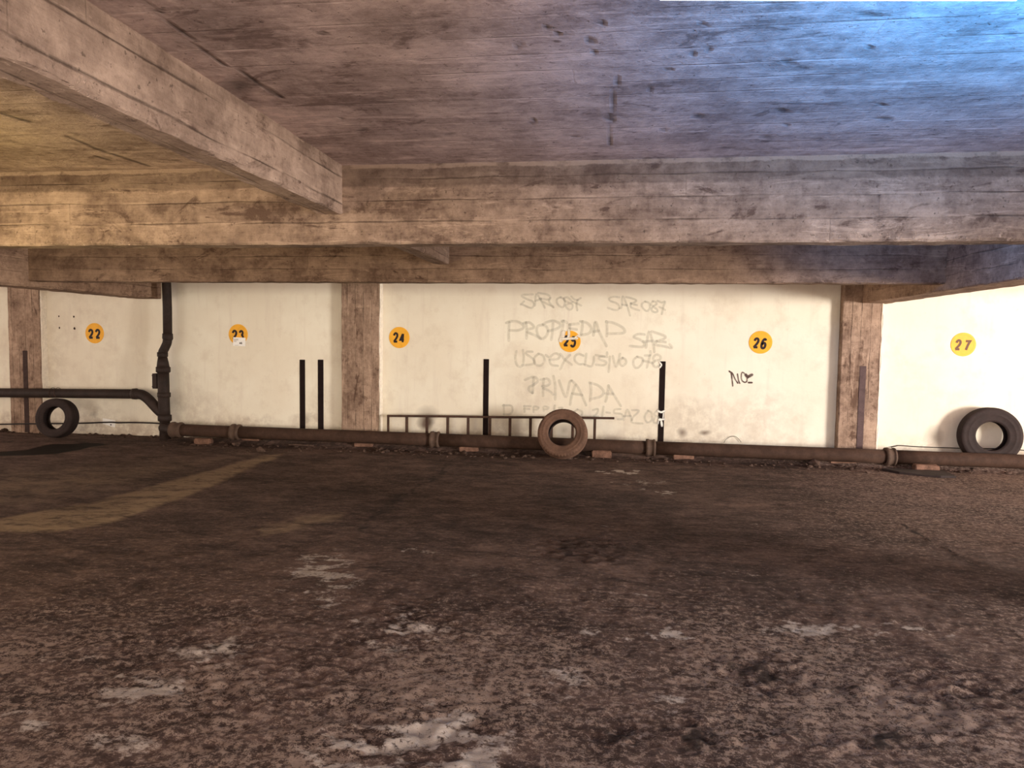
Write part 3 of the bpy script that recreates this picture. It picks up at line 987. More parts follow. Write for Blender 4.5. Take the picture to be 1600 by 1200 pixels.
graffiti('large grey sprayed word PRIVADA above the ladder', [(800, 580, 8.889, [
    [(300, 90), (295, 200), (285, 300)], [(180, 120), (300, 80), (362, 130), (300, 190), (240, 220), (240, 270), (285, 300)],
    [(440, 110), (432, 220), (430, 340)], [(400, 120), (490, 105), (530, 160), (490, 200), (420, 210)], [(440, 240), (510, 270), (570, 320)],
    [(575, 70), (600, 200), (600, 390)],
    [(655, 130), (690, 230), (750, 360), (800, 160), (830, 130)],
    [(830, 130), (900, 200), (970, 330), (1030, 470)], [(880, 190), (830, 340), (810, 460)], [(840, 310), (970, 330)],
    [(1090, 170), (1100, 280), (1085, 410)], [(1080, 160), (1200, 200), (1272, 280), (1230, 350), (1090, 390)],
    [(1340, 200), (1325, 320), (1300, 420)], [(1340, 200), (1410, 320), (1510, 480)], [(1300, 310), (1400, 320)]])], M['grey_spray'], 0.046)
graffiti('faint grey lowest line of writing, crossed by the ladder and hidden by the tyre', [(770, 620, 5.517, [
    [(95, 70), (97, 150)], [(88, 75), (160, 78), (168, 130), (140, 150), (95, 150)],
    [(272, 80), (275, 130)], [(270, 80), (325, 80)], [(272, 105), (315, 105)],
    [(352, 130), (355, 85), (395, 92), (380, 110), (355, 112)], [(440, 120), (440, 85), (480, 90), (470, 105), (440, 108)],
    [(535, 75), (530, 110)], [(570, 95), (600, 95)],
    [(730, 110), (700, 135), (715, 165), (760, 165), (770, 130), (730, 110)],
    [(865, 115), (905, 105), (900, 140), (870, 170), (910, 170)], [(955, 85), (945, 165)], [(980, 135), (1010, 138)],
    [(1100, 105), (1050, 110), (1050, 140), (1110, 150), (1120, 190), (1080, 195)],
    [(1130, 200), (1160, 110), (1200, 200)], [(1130, 165), (1190, 165)], [(1200, 115), (1260, 120), (1210, 175), (1200, 220), (1290, 230)],
    [(1340, 120), (1310, 170), (1330, 220), (1370, 200), (1370, 140), (1340, 120)],
    [(1425, 110), (1390, 150), (1430, 180), (1420, 225), (1385, 215), (1400, 175)]])], M['grey_spray'], 0.036)
graffiti('small dark sprayed NO with blots, right of the writing under the 26 sign', [(1130, 570, 26.67, [
    [(250, 260), (330, 340), (370, 600), (400, 880)], [(270, 285), (380, 350), (500, 600), (610, 765)], [(598, 390), (640, 640), (690, 770)],
    [(870, 345), (800, 315), (760, 400), (760, 580), (810, 680), (900, 730), (980, 690), (1000, 570)],
    ([(940, 420), (1020, 510)], 0.055), ([(1090, 480), (1190, 420)], 0.055), ([(1060, 740), (1190, 740)], 0.034)])], M['dark_spray'], 0.022)
graffiti('white paint smears over the lower end of the black strip beside the 078', [(1015, 555, 8.267, [
    ([(112, 722), (150, 736), (194, 720)], 0.038), ([(178, 750), (176, 780), (172, 815)], 0.020), ([(132, 830), (150, 829), (192, 827)], 0.034),
    ([(128, 832), (148, 832)], 0.048), ([(152, 862), (160, 910)], 0.042), ([(112, 850), (110, 885)], 0.018),
    ([(132, 95), (152, 125), (134, 158)], 0.030)])], M['white_spray'], 0.03, 0.0085)

# ------------------------------------------------------------------ round number signs
GLYPH = {
    '2': [[(.06, .72), (.12, .86), (.28, .96), (.50, .98), (.73, .92), (.85, .78), (.83, .63), (.70, .47), (.50, .32), (.28, .17), (.13, .06)], [(.06, .055), (.93, .055)]],
    '3': [[(.08, .78), (.22, .93), (.48, .98), (.74, .92), (.84, .75), (.72, .59), (.46, .53)], [(.46, .53), (.78, .46), (.90, .27), (.76, .09), (.48, .02), (.22, .07), (.06, .22)]],
    '4': [[(.62, .97), (.06, .28), (.98, .28)], [(.68, .98), (.68, .0)]],
    '5': [[(.88, .95), (.24, .95), (.16, .54)], [(.16, .54), (.40, .65), (.66, .62), (.86, .47), (.87, .24), (.70, .06), (.44, .02), (.20, .08), (.06, .20)]],
    '6': [[(.88, .82), (.70, .96), (.44, .95), (.22, .78), (.10, .50), (.11, .25), (.25, .07), (.50, .02), (.76, .08), (.90, .26), (.85, .46), (.66, .57), (.40, .55), (.16, .40)]],
    '7': [[(.06, .95), (.95, .95), (.66, .55), (.44, .0)]],
}


def ribbon(bm, pts, w, y):
    """flat stroke with mitred corners on the plane y"""
    rows = []
    n = len(pts)
    for i, p in enumerate(pts):
        a = (pts[i] - pts[i - 1]).normalized() if i > 0 else None
        b = (pts[i + 1] - pts[i]).normalized() if i < n - 1 else None
        t = (a or b) if (a is None or b is None) else (a + b)
        t = Vector((t.x, 0, t.z)).normalized()
        nn = Vector((-t.z, 0, t.x))
        k = 1.0
        if a is not None and b is not None:
            ref = Vector((-a.z, 0, a.x))
            k = min(2.2, 1.0 / max(0.3, nn.dot(ref)))
        rows.append([bm.verts.new((p.x + nn.x * w / 2 * k * q, y, p.z + nn.z * w / 2 * k * q)) for q in (-1, 1)])
    for a, b in zip(rows, rows[1:]):
        bm.faces.new((a[0], b[0], b[1], a[1]))


def face_room(bm):
    for f in bm.faces:
        f.normal_update()
        if f.normal.y > 0:
            f.normal_flip()


def number_sign(cx, cy, ytop, ybot, digits, boxes, label, mat='number', shear=0.0):
    c = on_y(cx, cy, WALL_Y)
    r = (on_y(cx, ytop, WALL_Y) - on_y(cx, ybot, WALL_Y)).length / 2
    root = thing('number_sign', label, 'sign', (c.x, WALL_Y, c.z))
    bm = bmesh.new()
    N = 64
    rings = []
    for rad, y in ((r, WALL_Y + 0.002), (r, WALL_Y - 0.003), (r - 0.002, WALL_Y - 0.005), (r * 0.83, WALL_Y - 0.0055), (r * 0.81, WALL_Y - 0.0048)):
        rings.append([bm.verts.new((c.x + rad * math.cos(2 * math.pi * k / N), y, c.z + rad * math.sin(2 * math.pi * k / N))) for k in range(N)])
    for a, b in zip(rings, rings[1:]):
        for k in range(N):
            bm.faces.new((a[k], a[(k + 1) % N], b[(k + 1) % N], b[k]))
    bm.faces.new(rings[-1])
    bmesh.ops.recalc_face_normals(bm, faces=bm.faces[:])
    obj('disc', bm, M['yellow'], root)
    for ch, (x0, y0, x1, y1) in zip(digits, boxes):
        bm = bmesh.new()
        a, b = on_y(x0, y1, WALL_Y), on_y(x1, y0, WALL_Y)
        hgt = b.z - a.z
        wid = b.x - a.x
        w = 0.27 * wid + 0.006
        for sn, st in enumerate(GLYPH[ch]):
            pts = []
            for u, v in st:
                X = a.x + w / 2 + u * (wid - w) + shear * (v - 0.5) * hgt
                Z = a.z + w / 2 + v * (hgt - w)
                pts.append(Vector((X, 0, Z)))
            if len(pts) > 4:
                pts = smooth_line(pts, 4)
            ribbon(bm, pts, w, WALL_Y - 0.0066 - 0.0004 * sn)
        face_room(bm)
        obj('digit', bm, M[mat], root)
    return root


number_sign(148, 520.7, 504.8, 536.6, '22', [(138.0, 513.6, 147.2, 530), (148.8, 513.6, 158.0, 530.2)], 'round yellow sign with black number 22 on the wall near the left pillar')
number_sign(372.3, 522.5, 506.5, 538.5, '23', [(362.5, 515, 372, 532), (373, 515.4, 382, 532.4)], 'round yellow sign with number 23 half covered by a white paper label')
number_sign(624, 527.4, 510.8, 544.0, '24', [(613.8, 518.8, 623.4, 536.2), (623.9, 519.8, 633.3, 536.4)], 'round yellow sign with black number 24 just right of the middle pillar', shear=0.05)
number_sign(890.5, 533.4, 516.6, 550.2, '25', [(879.8, 523.5, 890.3, 542.2), (890.8, 524.5, 901.4, 543.4)], 'round yellow sign with number 25, partly painted over, amid the grey writing', shear=0.10)
number_sign(1188.3, 534.9, 517.2, 552.8, '26', [(1175.9, 526.9, 1187.4, 545.2), (1187.4, 527.8, 1199.0, 546.2)], 'round yellow sign with black number 26 above the small dark NO', shear=0.12)
number_sign(1505, 538.3, 519.8, 556.8, '27', [(1490.8, 529.8, 1503.2, 548.2), (1504.6, 530.6, 1517, 548.6)], 'round yellow sign with faded brown number 27 above the tyre at the right', 'number_faded', 0.12)
graffiti('cream paint smears wiped across the upper half of the 25 sign', [(860, 500, 20.0, [
    ([(575, 325), (580, 450), (560, 570)], 0.050), ([(405, 385), (380, 500), (330, 630)], 0.085), ([(350, 590), (480, 590), (560, 588)], 0.045),
    ([(480, 588), (600, 580), (700, 578), (830, 575)], 0.045), ([(850, 490), (930, 530)], 0.036), ([(760, 575), (800, 530)], 0.040)])], M['cream_spray'], 0.03, 0.0085)

# paper label stuck over the 23 sign
a, b = on_y(364.8, 540.5, WALL_Y), on_y(384.0, 527.5, WALL_Y)
root = thing('paper_label', 'small white printed paper label stuck over the lower half of the 23 sign', 'label', ((a.x + b.x) / 2, WALL_Y, a.z))
bm = bmesh.new()
NX, NZ = 8, 6
gv = [[bm.verts.new((a.x + (b.x - a.x) * i / NX + 0.004 * (j / NZ - 0.5), WALL_Y - 0.0085 - 0.004 * (1 - j / NZ) ** 2, a.z + (b.z - a.z) * j / NZ + 0.006 * (0.5 - i / NX))) for i in range(NX + 1)] for j in range(NZ + 1)]
for j in range(NZ):
    for i in range(NX):
        bm.faces.new((gv[j][i], gv[j][i + 1], gv[j + 1][i + 1], gv[j + 1][i]))
face_room(bm)
sheet = obj('sheet', bm, M['paper'], root)
bm = bmesh.new()
for k in range(5):
    z = b.z - 0.022 - k * 0.010
    add_box(bm, (a.x + 0.012, WALL_Y - 0.0135, z - 0.003), (a.x + (0.085 if k < 3 else 0.055), WALL_Y - 0.0130, z + 0.001))
add_box(bm, (a.x + 0.030, WALL_Y - 0.0142, a.z + 0.010), (a.x + 0.088, WALL_Y - 0.0137, a.z + 0.014))
obj('print', bm, M['ink'], root)
bm = bmesh.new()
for q, ch in enumerate('46'):
    for sn, st in enumerate(GLYPH[ch]):
        pts = [Vector((a.x + 0.104 + q * 0.024 + u * 0.016, 0, a.z + 0.030 + v * 0.028)) for u, v in st]
        ribbon(bm, pts, 0.006, WALL_Y - 0.0146 - 0.0003 * sn)
face_room(bm)
obj('number', bm, M['number'], root)

# white card hanging on the cable, left of the stack
pts = [(160.5, 653.5), (180.3, 657.0), (179.5, 668.0), (160.3, 662.0)]
bm = bmesh.new()
fr = [bm.verts.new(on_y(x, y, WALL_Y - 0.012)) for x, y in pts]
bk = [bm.verts.new(on_y(x, y, WALL_Y - 0.012) + Vector((0, 0.003, 0))) for x, y in pts]
bm.faces.new(fr); bm.faces.new(bk[::-1])
for i in range(4):
    bm.faces.new((fr[i], bk[i], bk[(i + 1) % 4], fr[(i + 1) % 4]))
bmesh.ops.recalc_face_normals(bm, faces=bm.faces[:])
c = on_y(170, 668, WALL_Y - 0.012)
root = thing('warning_card', 'small white card behind the cable on the wall, right of the left tyre', 'card', (c.x, c.y, c.z))
obj('card', bm, M['paper'], root)
bm = bmesh.new()
p = on_y(173.3, 663.8, WALL_Y - 0.0135)
vs = [bm.verts.new(p + Vector((0.012 * math.cos(q * math.pi / 3) * (1.4 if q % 2 else 0.8), 0, 0.012 * math.sin(q * math.pi / 3)))) for q in range(6)]
bm.faces.new(vs); face_room(bm)
obj('mark', bm, M['number'], root)

# screw holes in the wall and other small holes
HOLES = [(92.2, 494.3, 0.016, 'upper left'), (115.6, 494.8, 0.018, 'upper right'), (93.2, 512.3, 0.018, 'lower left'), (116.6, 513.2, 0.022, 'lower right')]
for x, y, r, nm in HOLES:
    p = on_y(x, y, WALL_Y)
    bm = bmesh.new()
    ring = []
    for k in range(12):
        a = 2 * math.pi * k / 12
        rr = r * random.uniform(0.75, 1.15)
        ring.append(bm.verts.new((p.x + rr * 0.8 * math.cos(a), WALL_Y - 0.003, p.z + rr * math.sin(a))))
    cen = bm.verts.new((p.x, WALL_Y - 0.0015, p.z))
    for k in range(12):
        bm.faces.new((ring[k], ring[(k + 1) % 12], cen))
    face_room(bm)
    tag(obj('plug_hole', bm, M['hole']), nm + ' of the four dark plug holes left of the 22 sign', 'hole', 'plug holes beside the 22 sign')


# ------------------------------------------------------------------ pipes
def lathe_along(bm, p, d, prof, n=24):
    """ring profile [(distance along d, radius)]"""
    p, d = Vector(p), Vector(d).normalized()
    add_tube(bm, [p + d * s for s, r in prof], [r for s, r in prof], n)


# floor pipe
PIPE_Y = 9.50
PR = 0.088
pL, pR_ = on_y(270, 671.5, PIPE_Y), on_y(1600, 721.5, PIPE_Y)
zL, zR = pL.z, pR_.z
PX1 = 6.2


def pipe_pt(x):
    return Vector((x, PIPE_Y, zL + (zR - zL) * (x - pL.x) / (pR_.x - pL.x)))


root = thing('drain_pipe', 'long dusty cast-iron pipe lying on bricks along the foot of the wall', 'pipe', (pL.x, PIPE_Y, 0))
hubs = [on_y(px, 680, PIPE_Y).x for px in (278, 370, 681, 1018, 1393)]
ends = hubs + [PX1]
D = (pipe_pt(PX1) - pipe_pt(pL.x)).normalized()
for i, hx in enumerate(hubs):
    bm = bmesh.new()
    add_tube(bm, [pipe_pt(hx + (ends[i + 1] - hx) * k / 6) for k in range(7)], PR, 32)
    obj('pipe_length', bm, M['floor_iron'], root, True)
    bm = bmesh.new()
    w = 0.13 if i else 0.17
    lathe_along(bm, pipe_pt(hx - w * 0.55), D, [(0, PR * 0.98), (0.002, PR + 0.026), (0.035, PR + 0.030), (0.040, PR + 0.022), (w * 0.72, PR + 0.016), (w * 0.74, PR + 0.026), (w * 0.9, PR + 0.026), (w, PR * 0.98)], 32)
    o = obj('pipe_hub', bm, M['rust_iron'], root)
    for pgn in o.data.polygons:
        pgn.use_smooth = True

# vertical stack
ST_Y = 9.62


def spt(x, y, Y=ST_Y):
    return on_y(x, y, Y)


c0 = spt(258, 684)
root = thing('soil_stack', 'black cast-iron stack pipe rising beside the number 22 bay to the beam', 'pipe', (c0.x, ST_Y, 0))
sc = ST_Y / F_PX


def stack_part(name, prof, mat='iron'):
    bm = bmesh.new()
    P = [spt(x, y) for x, y, w in prof]
    add_tube(bm, P, [w * sc / 2 for x, y, w in prof], 28)
    return obj(name, bm, M[mat], root, True)


up = spt(260, 438)
bm = bmesh.new()
add_tube(bm, [Vector((up.x, ST_Y, CEIL_Z)), up, spt(261.5, 480), spt(262, 526)], [7.2 * sc] * 4, 28)
obj('upper_pipe', bm, M['iron'], root, True)
stack_part('collar', [(262, 521, 13.5), (262, 521.4, 16.5), (262, 529, 17), (261.8, 531, 15)])
bm = bmesh.new()
add_tube(bm, smooth_line([spt(261.8, 529), spt(261, 536), spt(257.5, 544), spt(254.5, 550), spt(254, 556)], 5), 7.3 * sc, 28)
obj('offset_bend', bm, M['iron'], root, True)
stack_part('collar', [(254, 550, 13), (254, 550.5, 17), (254, 557, 17), (254, 558, 14)])
stack_part('reducer', [(254, 557, 14), (254.5, 566, 18), (255, 575, 20.5)])
stack_part('collar', [(255, 573, 19), (255, 573.5, 23), (255, 581, 23), (255, 582.5, 19)])
stack_part('lower_pipe', [(255, 581, 18.4), (255.5, 600, 18.6), (256.5, 640, 18.6), (257, 652, 18.8)])
stack_part('collar', [(256.3, 613, 18), (256.3, 613.5, 21), (256.3, 620, 21), (256.3, 621, 18)])
stack_part('collar', [(257.3, 648, 19), (257.3, 648.5, 22), (257.6, 657, 22), (257.6, 658, 19)])
stack_part('foot_bend', [(257.6, 656, 16.5), (258, 670, 17.5), (258.3, 690, 18.5)])
bm = bmesh.new()
add_tube(bm, smooth_line([spt(258.2, 668), Vector((spt(262, 668).x, ST_Y - 0.06, zL + 0.01)), Vector((hubs[0] - 0.06, PIPE_Y, zL)), Vector((hubs[0] + 0.03, PIPE_Y, zL))], 5), PR * 0.95, 24)
obj('foot_branch', bm, M['iron'], root, True)
bm = bmesh.new()
a, b = spt(240.3, 607, ST_Y - 0.02), spt(244.4, 583.5, ST_Y - 0.02)
add_box(bm, (a.x, ST_Y - 0.06, a.z), (b.x + 0.03, ST_Y + 0.06, b.z))
bmesh.ops.bevel(bm, geom=bm.edges[:], offset=0.005, segments=2, affect='EDGES')
obj('cleanout_plate', bm, M['iron'], root)
for z in (a.z + 0.03, b.z - 0.03):
    bm = bmesh.new()
    add_tube(bm, [(a.x - 0.012, ST_Y - 0.04, z), (a.x + 0.01, ST_Y - 0.04, z)], 0.008, 8)
    obj('bolt', bm, M['iron'], root)

# branch coming from the left
root = thing('branch_pipe', 'black horizontal cast-iron branch pipe high along the wall at the far left', 'pipe', (spt(0, 614).x, ST_Y, 0))
l0, l1 = spt(-70, 613.2), spt(214, 615.6)
bm = bmesh.new()
add_tube(bm, [l0 + (l1 - l0) * k / 6 for k in range(7)], 8.1 * sc, 28)
obj('pipe_length', bm, M['iron'], root, True)
bm = bmesh.new()
lathe_along(bm, spt(207.5, 615.5), l1 - l0, [(0, 0.062), (0.003, 0.080), (0.060, 0.083), (0.064, 0.076), (0.07, 0.062)], 28)
obj('pipe_hub', bm, M['iron'], root, True)
bm = bmesh.new()
add_tube(bm, smooth_line([spt(212, 615.6), spt(222, 617), spt(231, 623), spt(240, 632.5), spt(247, 640), spt(256, 648)], 5), 8.6 * sc, 28)
obj('elbow', bm, M['iron'], root, True)
bm = bmesh.new()
for px in (82.5, 90.5):
    q = spt(px, 613.7)
    n = 20
    add_tube(bm, [q + Vector((0.006 * math.sin(2.2 * k), 0.076 * math.cos(2 * math.pi * k / n), 0.076 * math.sin(2 * math.pi * k / n))) for k in range(n + 1)], 0.004, 6)
obj('wire_tie', bm, M['steel'], root)


# ------------------------------------------------------------------ tyres
def tire(loc, R, W, rim, tilt, yaw, label, tread_mat, side_mat, lugs=True, roll=0.0):
    """wheel axis along local Y; the tyre stands on its lowest point and leans back by tilt"""
    root = thing('car_tire', label, 'tire', loc)
    NS = 144
    rt = Matrix.Rotation(yaw, 4, 'Z') @ Matrix.Rotation(-tilt, 4, 'X')
    lift = R * math.cos(tilt) + W * 0.42 * math.sin(abs(tilt))
    org = Vector(loc) + Vector((0, 0, lift))

    def rev(name, prof, mat, lug=None, parent=None):
        bm = bmesh.new()
        rings = []
        for s in range(NS):
            th = 2 * math.pi * s / NS + roll
            ring = []
            for i, (r, y) in enumerate(prof):
                rr = r
                if lug and i in lug and (s % 3) == 0:
                    rr -= lug[i]
                v = Vector((rr * math.cos(th), y, rr * math.sin(th)))
                ring.append(bm.verts.new(org + (rt @ v)))
            rings.append(ring)
        for s in range(NS):
            a, b = rings[s], rings[(s + 1) % NS]
            for i in range(len(prof) - 1):
                bm.faces.new((a[i], b[i], b[i + 1], a[i + 1]))
        bmesh.ops.recalc_face_normals(bm, faces=bm.faces[:])
        o = obj(name, bm, mat, root, True)
        if parent:
            o.parent = parent
            o.matrix_parent_inverse = Matrix()
        return o

    h = W / 2
    # tread with four ribs and shoulder blocks
    tp = [(R - 0.030, -h * 0.97), (R - 0.014, -h * 0.93), (R - 0.005, -h * 0.82), (R - 0.002, -h * 0.66)]
    for g in (-0.45, -0.02, 0.42):
        tp += [(R, h * g - 0.010), (R - 0.008, h * g - 0.006), (R - 0.008, h * g + 0.006), (R, h * g + 0.010)]
    tp += [(R - 0.002, h * 0.66), (R - 0.005, h * 0.82), (R - 0.014, h * 0.93), (R - 0.030, h * 0.97)]
    lug = {0: 0.006, 1: 0.014, 2: 0.014, len(tp) - 1: 0.006, len(tp) - 2: 0.014, len(tp) - 3: 0.014} if lugs else None
    rev('tread', tp, tread_mat, lug)
    for sgn, nm in ((-1, 'sidewall'), (1, 'sidewall')):
        sp = [(R - 0.030, sgn * h * 0.97), (R - 0.045, sgn * h * 1.01), (R - 0.050, sgn * h * 0.99), ((R + rim) / 2 + 0.006, sgn * h * 1.03), ((R + rim) / 2, sgn * h * 1.05),
              ((R + rim) / 2 - 0.006, sgn * h * 1.02), (rim + 0.030, sgn * h * 0.92), (rim + 0.022, sgn * h * 0.94), (rim + 0.012, sgn * h * 0.86), (rim + 0.003, sgn * h * 0.80)]
        sw = rev('sidewall', sp, side_mat)
        rev('bead', [(rim + 0.003, sgn * h * 0.80), (rim, sgn * h * 0.74), (rim, sgn * h * 0.60), (rim + 0.012, sgn * h * 0.56)], M['rubber'], None, sw)
    rev('liner', [(rim + 0.012, -h * 0.56), (rim + 0.05, -h * 0.80), (R - 0.05, -h * 0.86), (R - 0.028, -h * 0.5), (R - 0.024, 0), (R - 0.028, h * 0.5), (R - 0.05, h * 0.86), (rim + 0.05, h * 0.80), (rim + 0.012, h * 0.56)], M['rubber'])
    return root


# middle tyre leaning on the floor pipe
p = on_y(878.5, 713, 9.22)
tire((p.x, 9.225, 0.0), 0.325, 0.185, 0.176, math.radians(23), math.radians(-4), 'brown dusty tyre leaning on the floor pipe in front of the ladder',
     M['dusty_rubber'], M['dusty_rubber'])
p = on_y(90.5, 682, 9.40)
tire((p.x, 9.40, 0.0), 0.290, 0.19, 0.166, math.radians(8), math.radians(4), 'black tyre under the high pipe by the far left pillar', M['rubber'], M['rubber'], lugs=False, roll=0.1)
p = on_y(1546.0, 707, 9.70)
tire((p.x, 9.720, 0.05), 0.362, 0.165, 0.182, math.radians(4), math.radians(-3), 'black smooth tyre behind the floor pipe at the right, under the 27 sign', M['rubber'], M['rubber'], lugs=False)

# ------------------------------------------------------------------ ladder lying on its side
LY = 9.70
root = thing('ladder', 'rusty steel ladder lying on its side between floor pipe and wall', 'ladder', (on_y(780, 651, LY).x, LY, 0))
ta, tb = on_y(605, 649.8, LY), on_y(960, 653.5, LY)
bot = 0.14
bm = bmesh.new()
add_tube(bm, smooth_line([ta, on_y(700, 650.6, LY), on_y(780, 651.8, LY), on_y(860, 652.2, LY), tb], 3), 0.016, 10)
obj('rail', bm, M['steel'], root)
bm = bmesh.new()
add_tube(bm, [(ta.x, LY + 0.02, bot), ((ta.x + tb.x) / 2, LY + 0.02, bot - 0.005), (tb.x, LY + 0.02, bot - 0.01)], 0.016, 10)
obj('rail', bm, M['steel'], root)
for k, px in enumerate((606.5, 635.5, 667, 699.5, 731.5, 765.5, 797, 829, 862, 895, 929.5)):
    q = on_y(px, 652, LY)
    bm = bmesh.new()
    zt = ta.z + (tb.z - ta.z) * (q.x - ta.x) / (tb.x - ta.x)
    w = 0.018 if k != 0 else 0.014
    add_box(bm, (q.x - w, LY - 0.012, bot - 0.01), (q.x + w, LY + 0.018, zt))
    bmesh.ops.bevel(bm, geom=bm.edges[:], offset=0.003, segments=1, affect='EDGES')
    obj('rung', bm, M['steel'], root)

# ------------------------------------------------------------------ cables and wires


def cable(name, label, pts, r=0.008, Y=WALL_Y - 0.02):
    bm = bmesh.new()
    add_tube(bm, smooth_line([on_y(x, y, Y) for x, y in pts], 5), r, 8)
    return tag(obj(name, bm, M['cable'], None, True), label, 'cable')


cable('wall_cable', 'black cable running low along the left wall behind the hanging tyre', [(-60, 663.5), (0, 663), (30, 662.3), (60, 662), (120, 661.5), (170, 659.8), (185, 660.5), (210, 660.2), (238, 661), (250, 662)], 0.011, PIL_Y - 0.02)
cable('wall_cable', 'thin black cable along the foot of the right wall behind the tyre', [(1392, 699), (1400, 697), (1407, 696.2), (1440, 698.3), (1505, 700.5), (1570, 701.2), (1605, 704)], 0.006)
cable('wire_loop', 'thin bent wire loop sticking up behind the floor pipe below the dark NO', [(1131, 692), (1134, 687), (1141, 682.5), (1149, 682), (1155, 687), (1158, 691)], 0.003)

# ------------------------------------------------------------------ bricks and rubble under the pipe


def brick(px, py, w, h, d, rot, label, name='brick', mat='brick', tiltz=0.0, seed=0):
    p = on_z(px, py, 0.0)
    rnd = random.Random(seed)
    d = max(0.06, min(d, PIPE_Y - PR - 0.006 - p.y))
    bm = bmesh.new()
    bmesh.ops.create_cube(bm, size=1.0)
    bmesh.ops.scale(bm, vec=(w, d, h), verts=bm.verts)
    bmesh.ops.bevel(bm, geom=bm.edges[:], offset=0.012, segments=2, affect='EDGES')
    bmesh.ops.subdivide_edges(bm, edges=bm.edges[:], cuts=1, use_grid_fill=True)
    for v in bm.verts:
        v.co += Vector((rnd.uniform(-1, 1), rnd.uniform(-1, 1), rnd.uniform(-1, 1))) * 0.004
    R = Matrix.Rotation(rot, 4, 'Z') @ Matrix.Rotation(tiltz, 4, 'Y')
    for v in bm.verts:
        v.co = (R @ v.co) + Vector((p.x, p.y + d / 2, h / 2 - 0.006))
    return tag(obj(name, bm, M[mat]), label, name.replace('_', ' '), 'bricks propping the floor pipe')


brick(315, 694.5, 0.24, 0.085, 0.12, 0.1, 'dark brick under the floor pipe nearest to the stack', seed=1)
brick(390, 693.0, 0.27, 0.075, 0.12, -0.05, 'reddish brick under the floor pipe just right of the second hub from the stack', seed=2)
brick(567, 700.5, 0.27, 0.085, 0.13, 0.03, 'rounded brown brick under the floor pipe in front of the middle pillar', seed=3)
brick(732, 707, 0.27, 0.090, 0.13, 0.06, 'orange-brown brick under the floor pipe below the ladder', seed=4)
brick(940, 716, 0.26, 0.105, 0.14, -0.04, 'squarish dusty brick under the floor pipe right of the middle tyre', seed=5)
brick(1068, 719.5, 0.27, 0.110, 0.14, 0.05, 'reddish brick under the floor pipe between the smeared strip and the NO', seed=6)
brick(1328, 728, 0.50, 0.085, 0.15, 0.06, 'long broken red brick half buried under the floor pipe at the right pillar', seed=7)
brick(1450, 738, 0.28, 0.090, 0.13, -0.04, 'pale red brick under the floor pipe at the far right', seed=8)
bm = bmesh.new()
p = on_z(472, 697.5, 0.0)
add_box(bm, (p.x - 0.19, p.y - 0.03, 0.0), (p.x + 0.18, p.y + 0.05, 0.035))
bmesh.ops.bevel(bm, geom=bm.edges[:], offset=0.006, segments=1, affect='EDGES')
tag(obj('wood_offcut', bm, M['rubble']), 'small pale board offcut on the floor below the pair of black strips', 'wood')

# dark torn rag / rubber flap on the floor at the right
bm = bmesh.new()
outline = [(1378, 736), (1400, 734.5), (1440, 739), (1456, 735), (1468, 736), (1482, 742), (1494, 747), (1470, 747), (1440, 744.5), (1405, 741)]
top = [bm.verts.new(on_z(x, y, 0.0) + Vector((0, 0, 0.022 + 0.014 * random.random()))) for x, y in outline]
lowv = [bm.verts.new(on_z(x, y, 0.0) + Vector((0, 0, 0.002))) for x, y in outline]
bm.faces.new(top)
n = len(outline)
for i in range(n):
    bm.faces.new((top[i], lowv[i], lowv[(i + 1) % n], top[(i + 1) % n]))
bmesh.ops.recalc_face_normals(bm, faces=bm.faces[:])
bmesh.ops.triangulate(bm, faces=[f for f in bm.faces if len(f.verts) > 4])
tag(obj('rubber_flap', bm, M['rubber']), 'flat dark torn flap lying on the floor before the pale brick at the far right', 'scrap')

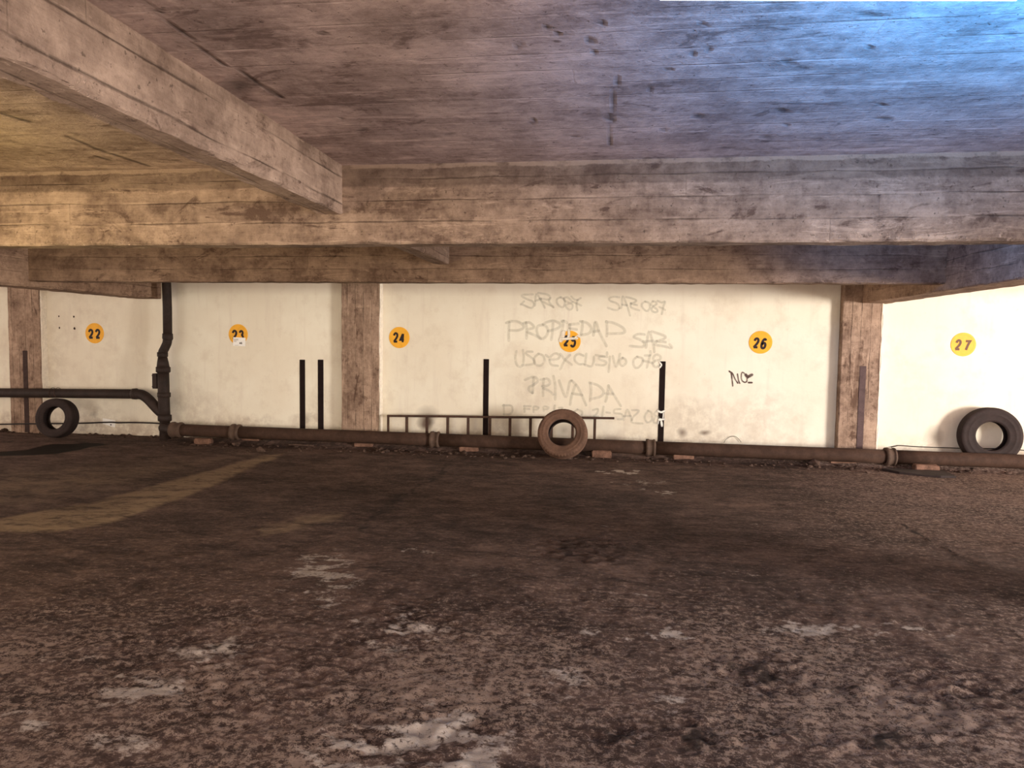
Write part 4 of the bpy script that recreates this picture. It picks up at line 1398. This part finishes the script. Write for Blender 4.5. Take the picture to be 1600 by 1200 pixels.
# rubble and crumbs along the foot of the wall
bm = bmesh.new()
rnd = random.Random(99)
for k in range(620):
    px = rnd.uniform(-20, 1620)
    base = 690 + max(0, px - 260) * 0.0345
    if px < 255:
        p = on_y(px, 684, WALL_Y - abs(rnd.gauss(0, 0.10)) - 0.03)
    else:
        p = on_z(px, base + rnd.gauss(3, 3.0), 0.0)
    p.z = 0.0
    s = abs(rnd.gauss(0, 0.011)) + 0.005
    if rnd.random() < 0.05: s *= 2.2
    mt = Matrix.Translation(p + Vector((0, 0, s * 0.4))) @ Matrix.Rotation(rnd.uniform(0, 6), 4, 'Z') @ Matrix.Diagonal((s * rnd.uniform(0.8, 2), s * rnd.uniform(0.8, 1.4), s * rnd.uniform(0.5, 1.0), 1))
    r = bmesh.ops.create_icosphere(bm, subdivisions=1, radius=1.0, matrix=mt)
    for v in r['verts']:
        v.co += Vector((rnd.uniform(-1, 1), rnd.uniform(-1, 1), rnd.uniform(-1, 1))) * s * 0.2
tag(obj('rubble', bm, M['rubble']), 'loose crumbs and rubble strewn along the foot of the wall under the pipe', 'rubble', kind='stuff')

# ------------------------------------------------------------------ tube lamp at the top of the frame
root = thing('tube_lamp', 'cold white fluorescent tube lamp on the slab at the top right edge', 'lamp', (1.25, 1.86, CEIL_Z))
LA, LB = on_z(1032, -4.0, CEIL_Z - 0.06), on_z(1588, -3.0, CEIL_Z - 0.06)
bm = bmesh.new()
d = (LB - LA).normalized()
q = Vector((d.y, -d.x, 0))
ca, cb = LA - d * 0.05 + q * 0.05, LB + d * 0.05 + q * 0.05
vs = [[bm.verts.new(c + q * a + Vector((0, 0, b))) for a, b in ((-0.035, 0.025), (0.05, 0.025), (0.05, 0.058), (-0.035, 0.058))] for c in (ca, cb)]
for k in range(4):
    bm.faces.new((vs[0][k], vs[0][(k + 1) % 4], vs[1][(k + 1) % 4], vs[1][k]))
bm.faces.new(vs[0]); bm.faces.new(vs[1][::-1])
bmesh.ops.recalc_face_normals(bm, faces=bm.faces[:])
obj('housing', bm, M['housing'], root)
bm = bmesh.new()
add_tube(bm, [LA, (LA + LB) / 2, LB], 0.008, 14)
obj('tube', bm, M['tube'], root, True)
